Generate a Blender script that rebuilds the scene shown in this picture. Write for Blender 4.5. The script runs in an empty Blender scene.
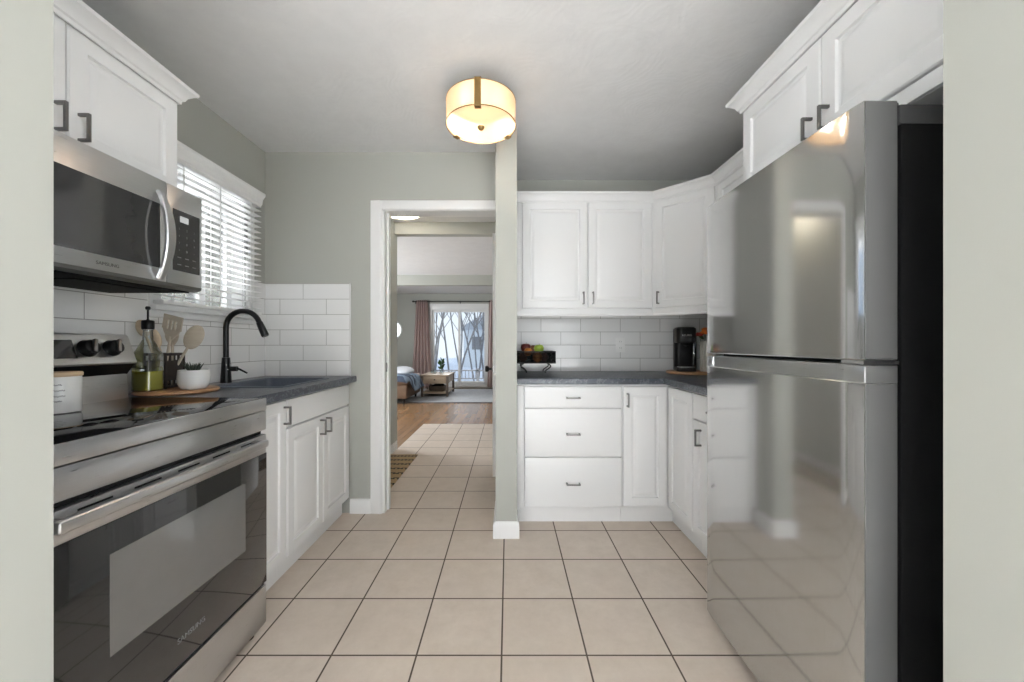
import bpy, bmesh, math, random
from mathutils import Vector, Matrix

random.seed(7)
PI = math.pi
SC = bpy.context.scene
COL = SC.collection

# ------------------------------------------------------------ camera, sky, daylight, exposure
cam_d = bpy.data.cameras.new('camera')
cam_d.sensor_width = 36.0
cam_d.lens = 36.0 * 382.0 / 1024.0
cam_d.shift_x = 3.8 / 1024.0
cam_d.shift_y = 3.0 / 1024.0
cam_d.clip_start = 0.02
cam = bpy.data.objects.new('camera', cam_d)
cam.location = (0, 0, 1.115)
cam.rotation_euler = (PI / 2, 0, 0)
COL.objects.link(cam)
SC.camera = cam

SC.view_settings.view_transform = 'Standard'
SC.view_settings.look = 'None'
SC.view_settings.gamma = 1.0
SC.view_settings.use_curve_mapping = False
SC.view_settings.exposure = 1.02
SC.cycles.use_denoising = True
SC.cycles.max_bounces = 10
SC.cycles.diffuse_bounces = 5
SC.cycles.glossy_bounces = 5
SC.cycles.transparent_max_bounces = 16
SC.cycles.sample_clamp_indirect = 6.0

world = bpy.data.worlds.new('winter_sky')
SC.world = world
world.use_nodes = True
wn = world.node_tree
wn.nodes.clear()
w_out = wn.nodes.new('ShaderNodeOutputWorld')
w_bg = wn.nodes.new('ShaderNodeBackground')
w_tc = wn.nodes.new('ShaderNodeTexCoord')
w_sep = wn.nodes.new('ShaderNodeSeparateXYZ')
w_ramp = wn.nodes.new('ShaderNodeValToRGB')
w_ramp.color_ramp.elements[0].position = 0.0
w_ramp.color_ramp.elements[0].color = (0.80, 0.90, 1.0, 1)
w_ramp.color_ramp.elements[1].position = 0.7
w_ramp.color_ramp.elements[1].color = (0.66, 0.80, 1.0, 1)
wn.links.new(w_tc.outputs['Generated'], w_sep.inputs[0])
wn.links.new(w_sep.outputs['Z'], w_ramp.inputs[0])
wn.links.new(w_ramp.outputs[0], w_bg.inputs['Color'])
w_bg.inputs['Strength'].default_value = 0.62
wn.links.new(w_bg.outputs[0], w_out.inputs[0])


def area_light(name, loc, rot, sx, sy, power, color=(1, 1, 1), spread=None):
    d = bpy.data.lights.new(name, 'AREA')
    d.shape = 'RECTANGLE'
    d.size = sx
    d.size_y = sy
    d.energy = power
    d.color = color
    o = bpy.data.objects.new(name, d)
    o.location = loc
    o.rotation_euler = rot
    if spread:
        d.spread = math.radians(spread)
    COL.objects.link(o)
    return o


def point_light(name, loc, power, radius, color=(1, 0.86, 0.68)):
    d = bpy.data.lights.new(name, 'POINT')
    d.energy = power
    d.shadow_soft_size = radius
    d.color = color
    o = bpy.data.objects.new(name, d)
    o.location = loc
    COL.objects.link(o)
    return o


# daylight outside the kitchen window and patio door; the other lamps are added fill
area_light('added_fill_rear', (0.0, -3.35, 1.35), (PI / 2, 0, 0), 4.4, 1.8, 36, (0.94, 0.97, 1.0))  # added frontal fill, shining through the added rear window
area_light('added_uplight_rear', (0.0, -3.75, 0.2), (math.radians(118), 0, 0), 4.6, 1.2, 150, (1.0, 0.99, 0.97))  # added lamp aimed upward to brighten the ceiling
area_light('added_bounce_rear', (0.0, -5.2, 4.2), (math.radians(42), 0, 0), 4.4, 2.4, 2950, (0.78, 0.90, 1.0), 40)  # added narrow lamp: bright floor patch behind the camera bounces light up
area_light('daylight_kitchen_window', (-2.55, 2.04, 3.05), (math.radians(40), 0, -PI / 2), 1.3, 0.9, 110, (0.95, 0.98, 1.0))
area_light('added_uplight_blind', (-3.3, 2.04, -0.2), (math.radians(135), 0, -PI / 2), 2.0, 1.6, 330, (0.95, 0.98, 1.0))  # added lamp below the sill, lifts the undersides of the blind slats
area_light('daylight_patio_door', (-1.23, 11.2, 3.3), (math.radians(52), 0, PI), 2.6, 1.4, 330, (0.92, 0.97, 1.0))
area_light('added_fill_living', (-4.35, 5.6, 1.35), (PI / 2, 0, -PI / 2), 1.9, 1.5, 105, (0.95, 0.98, 1.0))  # added fill for hall and living room through an unseen opening
area_light('added_fill_right', (3.15, -1.2, 1.35), (PI / 2, 0, PI / 2), 1.9, 1.6, 40, (0.93, 0.97, 1.0))  # added cross fill for the left-hand cabinets and stove
area_light('added_fill_left', (-3.15, -1.2, 1.35), (PI / 2, 0, -PI / 2), 1.9, 1.6, 18, (0.93, 0.97, 1.0))  # added cross fill for the right-hand side

# ------------------------------------------------------------ materials
MATS = {}


def nodes_of(m):
    m.use_nodes = True
    nt = m.node_tree
    return nt, nt.nodes.get('Principled BSDF')


def coord(nt):
    g = nt.nodes.new('ShaderNodeNewGeometry')
    return g.outputs['Position']


def obj_coord(nt):
    return nt.nodes.new('ShaderNodeTexCoord').outputs['Object']


def math_n(nt, op, a, b=None, c=None):
    n = nt.nodes.new('ShaderNodeMath')
    n.operation = op
    for i, v in enumerate((a, b, c)):
        if v is None:
            continue
        if isinstance(v, (int, float)):
            n.inputs[i].default_value = v
        else:
            nt.links.new(v, n.inputs[i])
    return n.outputs[0]


def mix_n(nt, fac, a, b):
    n = nt.nodes.new('ShaderNodeMix')
    n.data_type = 'RGBA'
    for sock, v in ((n.inputs['Factor'], fac), (n.inputs[6], a), (n.inputs[7], b)):
        if isinstance(v, (int, float)):
            sock.default_value = v
        elif isinstance(v, tuple):
            sock.default_value = (v[0], v[1], v[2], 1)
        else:
            nt.links.new(v, sock)
    return n.outputs[2]


def noise_n(nt, vec, scale, detail=3, rough=0.5, stretch=None):
    if stretch:
        mp = nt.nodes.new('ShaderNodeMapping')
        mp.inputs['Scale'].default_value = stretch
        nt.links.new(vec, mp.inputs[0])
        vec = mp.outputs[0]
    n = nt.nodes.new('ShaderNodeTexNoise')
    n.inputs['Scale'].default_value = scale
    n.inputs['Detail'].default_value = detail
    n.inputs['Roughness'].default_value = rough
    nt.links.new(vec, n.inputs['Vector'])
    return n.outputs[0]


def bump_n(nt, p, height, strength, dist=0.002):
    b = nt.nodes.new('ShaderNodeBump')
    b.inputs['Strength'].default_value = strength
    b.inputs['Distance'].default_value = dist
    nt.links.new(height, b.inputs['Height'])
    nt.links.new(b.outputs[0], p.inputs['Normal'])


def mat(name, c, rough=0.5, metal=0.0, var=0.06, scale=8.0, bump=0.0, bscale=60.0, stretch=None,
        spec=None, emit=None, estr=0.0, coat=0.0, trans=0.0, rvar=0.0):
    if name in MATS:
        return MATS[name]
    m = bpy.data.materials.new(name)
    nt, p = nodes_of(m)
    v = obj_coord(nt)
    n = noise_n(nt, v, scale, 3, 0.5, stretch)
    lo = tuple(x * (1 - var) for x in c)
    hi = tuple(min(1, x * (1 + var)) for x in c)
    nt.links.new(mix_n(nt, n, lo, hi), p.inputs['Base Color'])
    p.inputs['Roughness'].default_value = rough
    if rvar:
        nt.links.new(math_n(nt, 'MULTIPLY_ADD', n, rvar, rough - rvar / 2), p.inputs['Roughness'])
    p.inputs['Metallic'].default_value = metal
    if spec is not None:
        p.inputs['Specular IOR Level'].default_value = spec
    if coat:
        p.inputs['Coat Weight'].default_value = coat
        p.inputs['Coat Roughness'].default_value = 0.05
    if trans:
        p.inputs['Transmission Weight'].default_value = trans
    if emit:
        p.inputs['Emission Color'].default_value = (*emit, 1)
        p.inputs['Emission Strength'].default_value = estr
    if bump:
        bump_n(nt, p, noise_n(nt, v, bscale, 3, 0.6, stretch), bump)
    MATS[name] = m
    return m


def thin_glass(name, tint=(1, 1, 1), gloss=0.12, rough=0.0):
    m = bpy.data.materials.new(name)
    nt, p = nodes_of(m)
    nt.nodes.remove(p)
    out = nt.nodes['Material Output']
    t = nt.nodes.new('ShaderNodeBsdfTransparent')
    g = nt.nodes.new('ShaderNodeBsdfGlossy')
    g.inputs['Roughness'].default_value = rough
    nz = noise_n(nt, obj_coord(nt), 4)
    nt.links.new(mix_n(nt, nz, tuple(x * 0.98 for x in tint), tint), t.inputs['Color'])
    fr = nt.nodes.new('ShaderNodeFresnel')
    fr.inputs['IOR'].default_value = 1.45
    fac = math_n(nt, 'MINIMUM', math_n(nt, 'MULTIPLY_ADD', fr.outputs[0], 1.0, gloss * 0.3), 0.9)
    mx = nt.nodes.new('ShaderNodeMixShader')
    nt.links.new(fac, mx.inputs[0])
    nt.links.new(t.outputs[0], mx.inputs[1])
    nt.links.new(g.outputs[0], mx.inputs[2])
    nt.links.new(mx.outputs[0], out.inputs[0])
    return m


def frosted(name, c, emit, estr, fac=0.62, clear=0.0):
    """frosted lamp glass: passes and scatters the light of the bulbs within"""
    m = bpy.data.materials.new(name)
    nt, p = nodes_of(m)
    nt.nodes.remove(p)
    out = nt.nodes['Material Output']
    d = nt.nodes.new('ShaderNodeBsdfDiffuse')
    t = nt.nodes.new('ShaderNodeBsdfTranslucent')
    g = nt.nodes.new('ShaderNodeBsdfGlossy')
    g.inputs['Roughness'].default_value = 0.25
    nz = noise_n(nt, obj_coord(nt), 6)
    colr = mix_n(nt, nz, tuple(x * 0.97 for x in c), c)
    nt.links.new(colr, d.inputs[0])
    nt.links.new(colr, t.inputs[0])
    m1 = nt.nodes.new('ShaderNodeMixShader')
    m1.inputs[0].default_value = fac
    nt.links.new(d.outputs[0], m1.inputs[1])
    nt.links.new(t.outputs[0], m1.inputs[2])
    m2 = nt.nodes.new('ShaderNodeMixShader')
    m2.inputs[0].default_value = 0.05
    nt.links.new(m1.outputs[0], m2.inputs[1])
    nt.links.new(g.outputs[0], m2.inputs[2])
    e = nt.nodes.new('ShaderNodeEmission')
    e.inputs[0].default_value = (*emit, 1)
    e.inputs[1].default_value = estr
    a = nt.nodes.new('ShaderNodeAddShader')
    nt.links.new(m2.outputs[0], a.inputs[0])
    nt.links.new(e.outputs[0], a.inputs[1])
    tr = nt.nodes.new('ShaderNodeBsdfTransparent')
    m3 = nt.nodes.new('ShaderNodeMixShader')
    m3.inputs[0].default_value = clear
    nt.links.new(a.outputs[0], m3.inputs[1])
    nt.links.new(tr.outputs[0], m3.inputs[2])
    nt.links.new(m3.outputs[0], out.inputs[0])
    return m


def make_floor_tile():
    m = bpy.data.materials.new('floor_tile')
    nt, p = nodes_of(m)
    pos = coord(nt)
    s = nt.nodes.new('ShaderNodeSeparateXYZ')
    nt.links.new(pos, s.inputs[0])
    T = 0.305
    u = math_n(nt, 'DIVIDE', math_n(nt, 'ADD', s.outputs[0], 0.0235 + T * 40), T)
    v = math_n(nt, 'DIVIDE', math_n(nt, 'ADD', s.outputs[1], -1.368 + T * 40), T)
    fu = math_n(nt, 'FRACT', u)
    fv = math_n(nt, 'FRACT', v)
    du = math_n(nt, 'MINIMUM', fu, math_n(nt, 'SUBTRACT', 1.0, fu))
    dv = math_n(nt, 'MINIMUM', fv, math_n(nt, 'SUBTRACT', 1.0, fv))
    d = math_n(nt, 'MINIMUM', du, dv)
    edge = nt.nodes.new('ShaderNodeMapRange')
    edge.inputs['From Min'].default_value = 0.0085
    edge.inputs['From Max'].default_value = 0.0125
    nt.links.new(d, edge.inputs['Value'])
    cell = nt.nodes.new('ShaderNodeCombineXYZ')
    nt.links.new(math_n(nt, 'FLOOR', u), cell.inputs[0])
    nt.links.new(math_n(nt, 'FLOOR', v), cell.inputs[1])
    wn_ = nt.nodes.new('ShaderNodeTexWhiteNoise')
    wn_.noise_dimensions = '3D'
    nt.links.new(cell.outputs[0], wn_.inputs['Vector'])
    off = nt.nodes.new('ShaderNodeVectorMath')
    off.operation = 'MULTIPLY_ADD'
    nt.links.new(wn_.outputs['Color'], off.inputs[0])
    off.inputs[1].default_value = (5, 5, 5)
    nt.links.new(pos, off.inputs[2])
    n1 = noise_n(nt, off.outputs[0], 11, 8, 0.72)
    n2 = noise_n(nt, off.outputs[0], 60, 3, 0.6)
    c1 = mix_n(nt, n1, (0.47, 0.385, 0.315), (0.72, 0.635, 0.555))
    c2 = mix_n(nt, math_n(nt, 'MULTIPLY', n2, 0.25), c1, (0.74, 0.66, 0.59))
    c3 = mix_n(nt, math_n(nt, 'MULTIPLY', wn_.outputs['Value'], 0.25), c2, (0.56, 0.475, 0.40))
    nt.links.new(mix_n(nt, edge.outputs[0], (0.085, 0.062, 0.045), c3), p.inputs['Base Color'])
    nt.links.new(math_n(nt, 'MULTIPLY_ADD', edge.outputs[0], -0.38, 0.86), p.inputs['Roughness'])
    h = math_n(nt, 'MULTIPLY_ADD', n1, 0.12, edge.outputs[0])
    bump_n(nt, p, h, 0.35, 0.0015)
    return m


def make_subway(name, axis, start):
    """white 4x12 inch running-bond wall tile; axis is the wall's horizontal world axis"""
    m = bpy.data.materials.new(name)
    nt, p = nodes_of(m)
    s = nt.nodes.new('ShaderNodeSeparateXYZ')
    nt.links.new(coord(nt), s.inputs[0])
    c = nt.nodes.new('ShaderNodeCombineXYZ')
    nt.links.new(math_n(nt, 'ADD', s.outputs[axis], -start + 30 * 0.305), c.inputs[0])
    nt.links.new(math_n(nt, 'SUBTRACT', s.outputs[2], 0.905), c.inputs[1])
    b = nt.nodes.new('ShaderNodeTexBrick')
    b.offset = 0.5
    b.inputs['Scale'].default_value = 1.0
    b.inputs['Mortar Size'].default_value = 0.0017
    b.inputs['Mortar Smooth'].default_value = 0.2
    b.inputs['Brick Width'].default_value = 0.305
    b.inputs['Row Height'].default_value = 0.101
    b.inputs['Color1'].default_value = (0.80, 0.80, 0.795, 1)
    b.inputs['Color2'].default_value = (0.76, 0.76, 0.755, 1)
    b.inputs['Mortar'].default_value = (0.30, 0.295, 0.28, 1)
    nt.links.new(c.outputs[0], b.inputs['Vector'])
    nt.links.new(b.outputs['Color'], p.inputs['Base Color'])
    nt.links.new(math_n(nt, 'MULTIPLY_ADD', b.outputs['Fac'], 0.6, 0.14), p.inputs['Roughness'])
    h = math_n(nt, 'SUBTRACT', math_n(nt, 'MULTIPLY', noise_n(nt, c.outputs[0], 5, 1), 0.25), b.outputs['Fac'])
    bump_n(nt, p, h, 0.4, 0.002)
    return m


def make_ceiling():
    m = bpy.data.materials.new('textured_ceiling')
    nt, p = nodes_of(m)
    pos = coord(nt)
    v = nt.nodes.new('ShaderNodeTexVoronoi')
    v.inputs['Scale'].default_value = 3.2
    v.feature = 'F1'
    nt.links.new(pos, v.inputs['Vector'])
    rings = math_n(nt, 'SINE', math_n(nt, 'MULTIPLY_ADD', v.outputs['Distance'], 70.0,
                                      math_n(nt, 'MULTIPLY', noise_n(nt, pos, 5, 4), 40.0)))
    n = noise_n(nt, pos, 9, 4, 0.6)
    nt.links.new(mix_n(nt, n, (0.66, 0.66, 0.665), (0.76, 0.76, 0.765)), p.inputs['Base Color'])
    p.inputs['Roughness'].default_value = 0.9
    bump_n(nt, p, math_n(nt, 'MULTIPLY_ADD', rings, 0.14, math_n(nt, 'MULTIPLY', n, 2.2)), 0.16, 0.006)
    return m


def make_counter():
    m = bpy.data.materials.new('slate_laminate')
    nt, p = nodes_of(m)
    pos = coord(nt)
    n1 = noise_n(nt, pos, 7, 6, 0.65)
    n2 = noise_n(nt, pos, 14, 8, 0.7)
    r = nt.nodes.new('ShaderNodeValToRGB')
    r.color_ramp.elements[0].position = 0.485
    r.color_ramp.elements[0].color = (0, 0, 0, 1)
    e = r.color_ramp.elements[1]
    e.position = 0.5
    e.color = (1, 1, 1, 1)
    e2 = r.color_ramp.elements.new(0.515)
    e2.color = (0, 0, 0, 1)
    nt.links.new(n2, r.inputs[0])
    base = mix_n(nt, n1, (0.020, 0.024, 0.032), (0.070, 0.082, 0.104))
    nt.links.new(mix_n(nt, math_n(nt, 'MULTIPLY', r.outputs[0], 0.6), base, (0.35, 0.37, 0.40)), p.inputs['Base Color'])
    p.inputs['Roughness'].default_value = 0.34
    bump_n(nt, p, n2, 0.05)
    return m


def make_brushed(name, c, rough, stretch, amt=0.05, metal=1.0):
    m = bpy.data.materials.new(name)
    nt, p = nodes_of(m)
    n = noise_n(nt, obj_coord(nt), 40, 2, 0.5, stretch)
    nt.links.new(mix_n(nt, n, tuple(x * 0.93 for x in c), tuple(min(1, x * 1.07) for x in c)), p.inputs['Base Color'])
    nt.links.new(math_n(nt, 'MULTIPLY_ADD', n, amt, rough), p.inputs['Roughness'])
    p.inputs['Metallic'].default_value = metal
    return m


def make_wood(name, c1, c2, rough, scale=6, stretch=(1, 9, 9), plank=None):
    m = bpy.data.materials.new(name)
    nt, p = nodes_of(m)
    v = coord(nt) if plank else obj_coord(nt)
    n = noise_n(nt, v, scale, 6, 0.6, stretch)
    colr = mix_n(nt, n, c1, c2)
    if plank:
        b = nt.nodes.new('ShaderNodeTexBrick')
        b.offset = 0.37
        b.inputs['Scale'].default_value = 1.0
        b.inputs['Brick Width'].default_value = plank[0]
        b.inputs['Row Height'].default_value = plank[1]
        b.inputs['Mortar Size'].default_value = 0.0015
        b.inputs['Color1'].default_value = (1, 1, 1, 1)
        b.inputs['Color2'].default_value = (0.72, 0.72, 0.72, 1)
        b.inputs['Mortar'].default_value = (0.3, 0.3, 0.3, 1)
        s = nt.nodes.new('ShaderNodeSeparateXYZ')
        nt.links.new(v, s.inputs[0])
        cc = nt.nodes.new('ShaderNodeCombineXYZ')
        nt.links.new(math_n(nt, 'ADD', s.outputs[1], 20.0), cc.inputs[0])
        nt.links.new(math_n(nt, 'ADD', s.outputs[0], 20.0), cc.inputs[1])
        nt.links.new(cc.outputs[0], b.inputs['Vector'])
        mm = nt.nodes.new('ShaderNodeMix')
        mm.data_type = 'RGBA'
        mm.blend_type = 'MULTIPLY'
        mm.inputs['Factor'].default_value = 1.0
        nt.links.new(colr, mm.inputs[6])
        nt.links.new(b.outputs['Color'], mm.inputs[7])
        colr = mm.outputs[2]
    nt.links.new(colr, p.inputs['Base Color'])
    p.inputs['Roughness'].default_value = rough
    bump_n(nt, p, n, 0.08)
    return m


def make_mat_weave():
    m = bpy.data.materials.new('woven_mat')
    nt, p = nodes_of(m)
    s = nt.nodes.new('ShaderNodeSeparateXYZ')
    nt.links.new(coord(nt), s.inputs[0])
    band = math_n(nt, 'FRACT', math_n(nt, 'DIVIDE', math_n(nt, 'ADD', s.outputs[1], 3.0), 0.125))
    inband = math_n(nt, 'LESS_THAN', band, 0.34)
    row = math_n(nt, 'FLOOR', math_n(nt, 'DIVIDE', s.outputs[1], 0.021))
    dash = math_n(nt, 'FRACT', math_n(nt, 'MULTIPLY_ADD', row, 0.5, math_n(nt, 'DIVIDE', math_n(nt, 'ADD', s.outputs[0], 9.0), 0.07)))
    dark = math_n(nt, 'MULTIPLY', inband, math_n(nt, 'LESS_THAN', dash, 0.72))
    n = noise_n(nt, coord(nt), 120, 2)
    tan = mix_n(nt, n, (0.30, 0.20, 0.095), (0.46, 0.34, 0.19))
    nt.links.new(mix_n(nt, dark, tan, (0.018, 0.016, 0.014)), p.inputs['Base Color'])
    p.inputs['Roughness'].default_value = 0.95
    bump_n(nt, p, n, 0.5)
    return m


def make_throw():
    m = bpy.data.materials.new('plaid_throw')
    nt, p = nodes_of(m)
    s = nt.nodes.new('ShaderNodeSeparateXYZ')
    nt.links.new(coord(nt), s.inputs[0])
    sy = math_n(nt, 'ADD', s.outputs[1], math_n(nt, 'MULTIPLY', s.outputs[0], 0.5))
    st = math_n(nt, 'LESS_THAN', math_n(nt, 'FRACT', math_n(nt, 'DIVIDE', math_n(nt, 'ADD', sy, 20.0), 0.22)), 0.35)
    n = noise_n(nt, coord(nt), 20, 4)
    b = mix_n(nt, n, (0.10, 0.15, 0.22), (0.28, 0.35, 0.44))
    nt.links.new(mix_n(nt, math_n(nt, 'MULTIPLY', st, 0.85), b, (0.03, 0.04, 0.07)), p.inputs['Base Color'])
    p.inputs['Roughness'].default_value = 0.95
    return m


M_WALL = mat('sage_wall_paint', (0.385, 0.39, 0.356), 0.75, var=0.02, scale=2, bump=0.06, bscale=250)
M_CEIL = make_ceiling()
M_FLOOR = make_floor_tile()
M_TRIM = mat('white_trim_paint', (0.80, 0.80, 0.795), 0.35, var=0.015, bump=0.02)
M_CAB = mat('white_thermofoil', (0.80, 0.80, 0.80), 0.32, var=0.012, scale=3)
M_PULL = make_brushed('graphite_nickel', (0.20, 0.195, 0.19), 0.32, (1, 1, 20))
M_COUNTER = make_counter()
M_TILE_Y = make_subway('white_subway_tile_side', 1, 2.657)
M_TILE_X = make_subway('white_subway_tile_front', 0, -1.653)
M_TILE_B = make_subway('white_subway_tile_rear', 0, 0.252)
M_GROUT = mat('tile_edge', (0.70, 0.70, 0.69), 0.3)
M_STEEL = make_brushed('brushed_stainless', (0.61, 0.615, 0.625), 0.26, (1, 0.4, 14))
M_FRIDGE = make_brushed('fridge_stainless', (0.52, 0.517, 0.51), 0.075, (9, 9, 0.3), 0.03, 0.86)
M_STEEL_D = make_brushed('dark_stainless', (0.25, 0.25, 0.25), 0.3, (1, 1, 8))
M_EDGE = mat('grey_door_edge', (0.17, 0.17, 0.17), 0.35, 0.4, var=0.05)
M_SIDE = mat('charcoal_case', (0.007, 0.007, 0.0075), 0.42, var=0.1, spec=0.3)
M_SIDECAP = mat('charcoal_cap', (0.05, 0.05, 0.052), 0.45, var=0.1)
M_BGLASS = mat('black_glass', (0.010, 0.010, 0.011), 0.025, var=0.1, spec=0.45)
M_OVENGL = mat('oven_black_glass', (0.014, 0.014, 0.0145), 0.045, var=0.1, coat=0.35, spec=0.6)
M_OVENWIN = mat('oven_window_glass', (0.105, 0.105, 0.103), 0.035, var=0.08, scale=14, coat=1.0, spec=0.8)
M_MWGLASS = mat('microwave_window', (0.028, 0.028, 0.029), 0.08, var=0.1, coat=0.5)
M_BPLAST = mat('black_plastic', (0.006, 0.006, 0.0065), 0.38, var=0.1, spec=0.25)
M_BMATTE = mat('matte_black_metal', (0.006, 0.006, 0.0065), 0.3, var=0.1, spec=0.35)
M_SOOT = mat('black_enamel', (0.006, 0.006, 0.006), 0.75, var=0.1, spec=0.12)
M_SINK = mat('slate_composite', (0.085, 0.102, 0.132), 0.42, var=0.12, scale=90)
M_WHITE_CER = mat('white_ceramic', (0.74, 0.74, 0.73), 0.2, var=0.03)
M_GREY_INK = mat('grey_print', (0.10, 0.10, 0.10), 0.6)
M_PALE_INK = mat('pale_print', (0.50, 0.50, 0.50), 0.5)
M_DIM_INK = mat('dim_print', (0.14, 0.14, 0.14), 0.5)
M_WOOD_LIGHT = make_wood('pale_beech', (0.56, 0.40, 0.25), (0.72, 0.55, 0.37), 0.5)
M_WOOD_UT = make_wood('utensil_wood', (0.50, 0.38, 0.26), (0.66, 0.54, 0.40), 0.6, 10, (2, 2, 12))
M_WOOD_SPAT = make_wood('weathered_wood', (0.42, 0.36, 0.28), (0.56, 0.50, 0.41), 0.65, 10, (2, 2, 12))
M_WOOD_BOARD = make_wood('acacia_board', (0.22, 0.10, 0.045), (0.52, 0.29, 0.14), 0.4, 7, (9, 1.4, 9))
M_WOOD_TABLE = make_wood('oak_table_wood', (0.30, 0.22, 0.15), (0.46, 0.36, 0.26), 0.5, 8, (8, 1, 8))
M_WOOD_TLEG = make_wood('dark_table_wood', (0.09, 0.065, 0.05), (0.16, 0.12, 0.09), 0.5)
M_WOODFLOOR = make_wood('plank_floor', (0.22, 0.12, 0.058), (0.40, 0.235, 0.125), 0.22, 5, (12, 1, 1), (0.9, 0.075))
M_MAT = make_mat_weave()
M_THROW = make_throw()
M_RUG = mat('pale_grey_rug', (0.42, 0.43, 0.45), 0.95, var=0.25, scale=14, bump=0.6, bscale=200)
M_RUGEDGE = mat('rug_binding', (0.10, 0.10, 0.11), 0.9)
M_SOFA = mat('brown_leather', (0.16, 0.10, 0.065), 0.45, var=0.2, bump=0.1)
M_PILLOW = mat('pale_cushion_cloth', (0.62, 0.64, 0.68), 0.9, var=0.1, bump=0.3, bscale=200)
M_CURTAIN = mat('mauve_curtain_cloth', (0.47, 0.36, 0.345), 0.9, var=0.08, scale=30, bump=0.2, bscale=300)
M_GLASS = thin_glass('window_glass')
M_BOTTLE = thin_glass('bottle_glass', (0.92, 0.96, 0.97), 0.35, 0.02)
M_OIL = mat('golden_green_oil', (0.55, 0.49, 0.09), 0.1, var=0.05, trans=0.15)
M_BRASS = make_brushed('aged_brass', (0.30, 0.20, 0.085), 0.35, (1, 1, 6))
M_SHADE = frosted('lamp_shade_cloth', (0.88, 0.70, 0.47), (1.0, 0.78, 0.50), 0.03, 0.036, 0.12)
M_DIFFUSER = frosted('lamp_diffuser_glass', (0.88, 0.76, 0.58), (1.0, 0.84, 0.60), 0.03, 0.010, 0.24)
M_HALLGLOW = frosted('hall_lamp_glass', (0.95, 0.85, 0.66), (1.0, 0.80, 0.50), 0.5, 0.6, 0.3)
M_BLIND = mat('white_blind_slat', (0.80, 0.80, 0.79), 0.45, var=0.02)
M_LEAF = mat('leaf_green', (0.045, 0.10, 0.035), 0.6, var=0.4, scale=30)
M_SUCC = mat('succulent_green', (0.045, 0.06, 0.045), 0.6, var=0.4, scale=40)
M_SOIL = mat('potting_soil', (0.03, 0.022, 0.016), 0.95, var=0.4, scale=80)
M_CADDY = mat('dark_carved_wood', (0.020, 0.013, 0.010), 0.5, var=0.6, scale=60, bump=0.4, bscale=120)
M_APPLE_R = mat('dark_red_apple_skin', (0.12, 0.015, 0.012), 0.3, var=0.6, scale=12)
M_APPLE_G = mat('green_apple_skin', (0.30, 0.42, 0.05), 0.3, var=0.3, scale=14)
M_ORANGE = mat('orange_peel', (0.55, 0.19, 0.035), 0.45, var=0.2, bump=0.3, bscale=150)
M_PEAR = mat('brown_fruit_skin', (0.20, 0.075, 0.03), 0.4, var=0.4, scale=20)
M_PETAL_O = mat('orange_petal', (0.75, 0.22, 0.04), 0.6, var=0.3, scale=30)
M_PETAL_R = mat('red_petal', (0.55, 0.06, 0.05), 0.6, var=0.3, scale=30)
M_VASE = mat('cream_ribbed_ceramic', (0.66, 0.63, 0.56), 0.5, var=0.08)
M_MIRROR = mat('mirror_glass', (0.8, 0.82, 0.84), 0.03, 1.0, var=0.01)
M_PAPER = mat('white_plate', (0.78, 0.78, 0.77), 0.4, var=0.01)
M_SNOW = mat('snow', (0.80, 0.84, 0.90), 0.9, var=0.06, scale=0.6, bump=0.5, bscale=3)
M_BARK = mat('grey_bark', (0.20, 0.195, 0.20), 0.95, var=0.4, scale=15, bump=0.5, bscale=60)
M_SIDING = mat('blue_grey_siding', (0.30, 0.47, 0.74), 0.7, var=0.1, stretch=(1, 1, 30))
M_SIDING_W = mat('white_house_trim', (0.75, 0.78, 0.80), 0.7, var=0.05)
M_ROOF = mat('snowy_shingle', (0.45, 0.48, 0.52), 0.9, var=0.2)
M_DECK = mat('grey_deck_wood', (0.22, 0.22, 0.23), 0.8, var=0.2, stretch=(1, 8, 1))
M_DISPLAY = mat('lit_display', (0.3, 0.3, 0.3), 0.3, emit=(0.75, 0.78, 0.8), estr=0.12)


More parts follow.
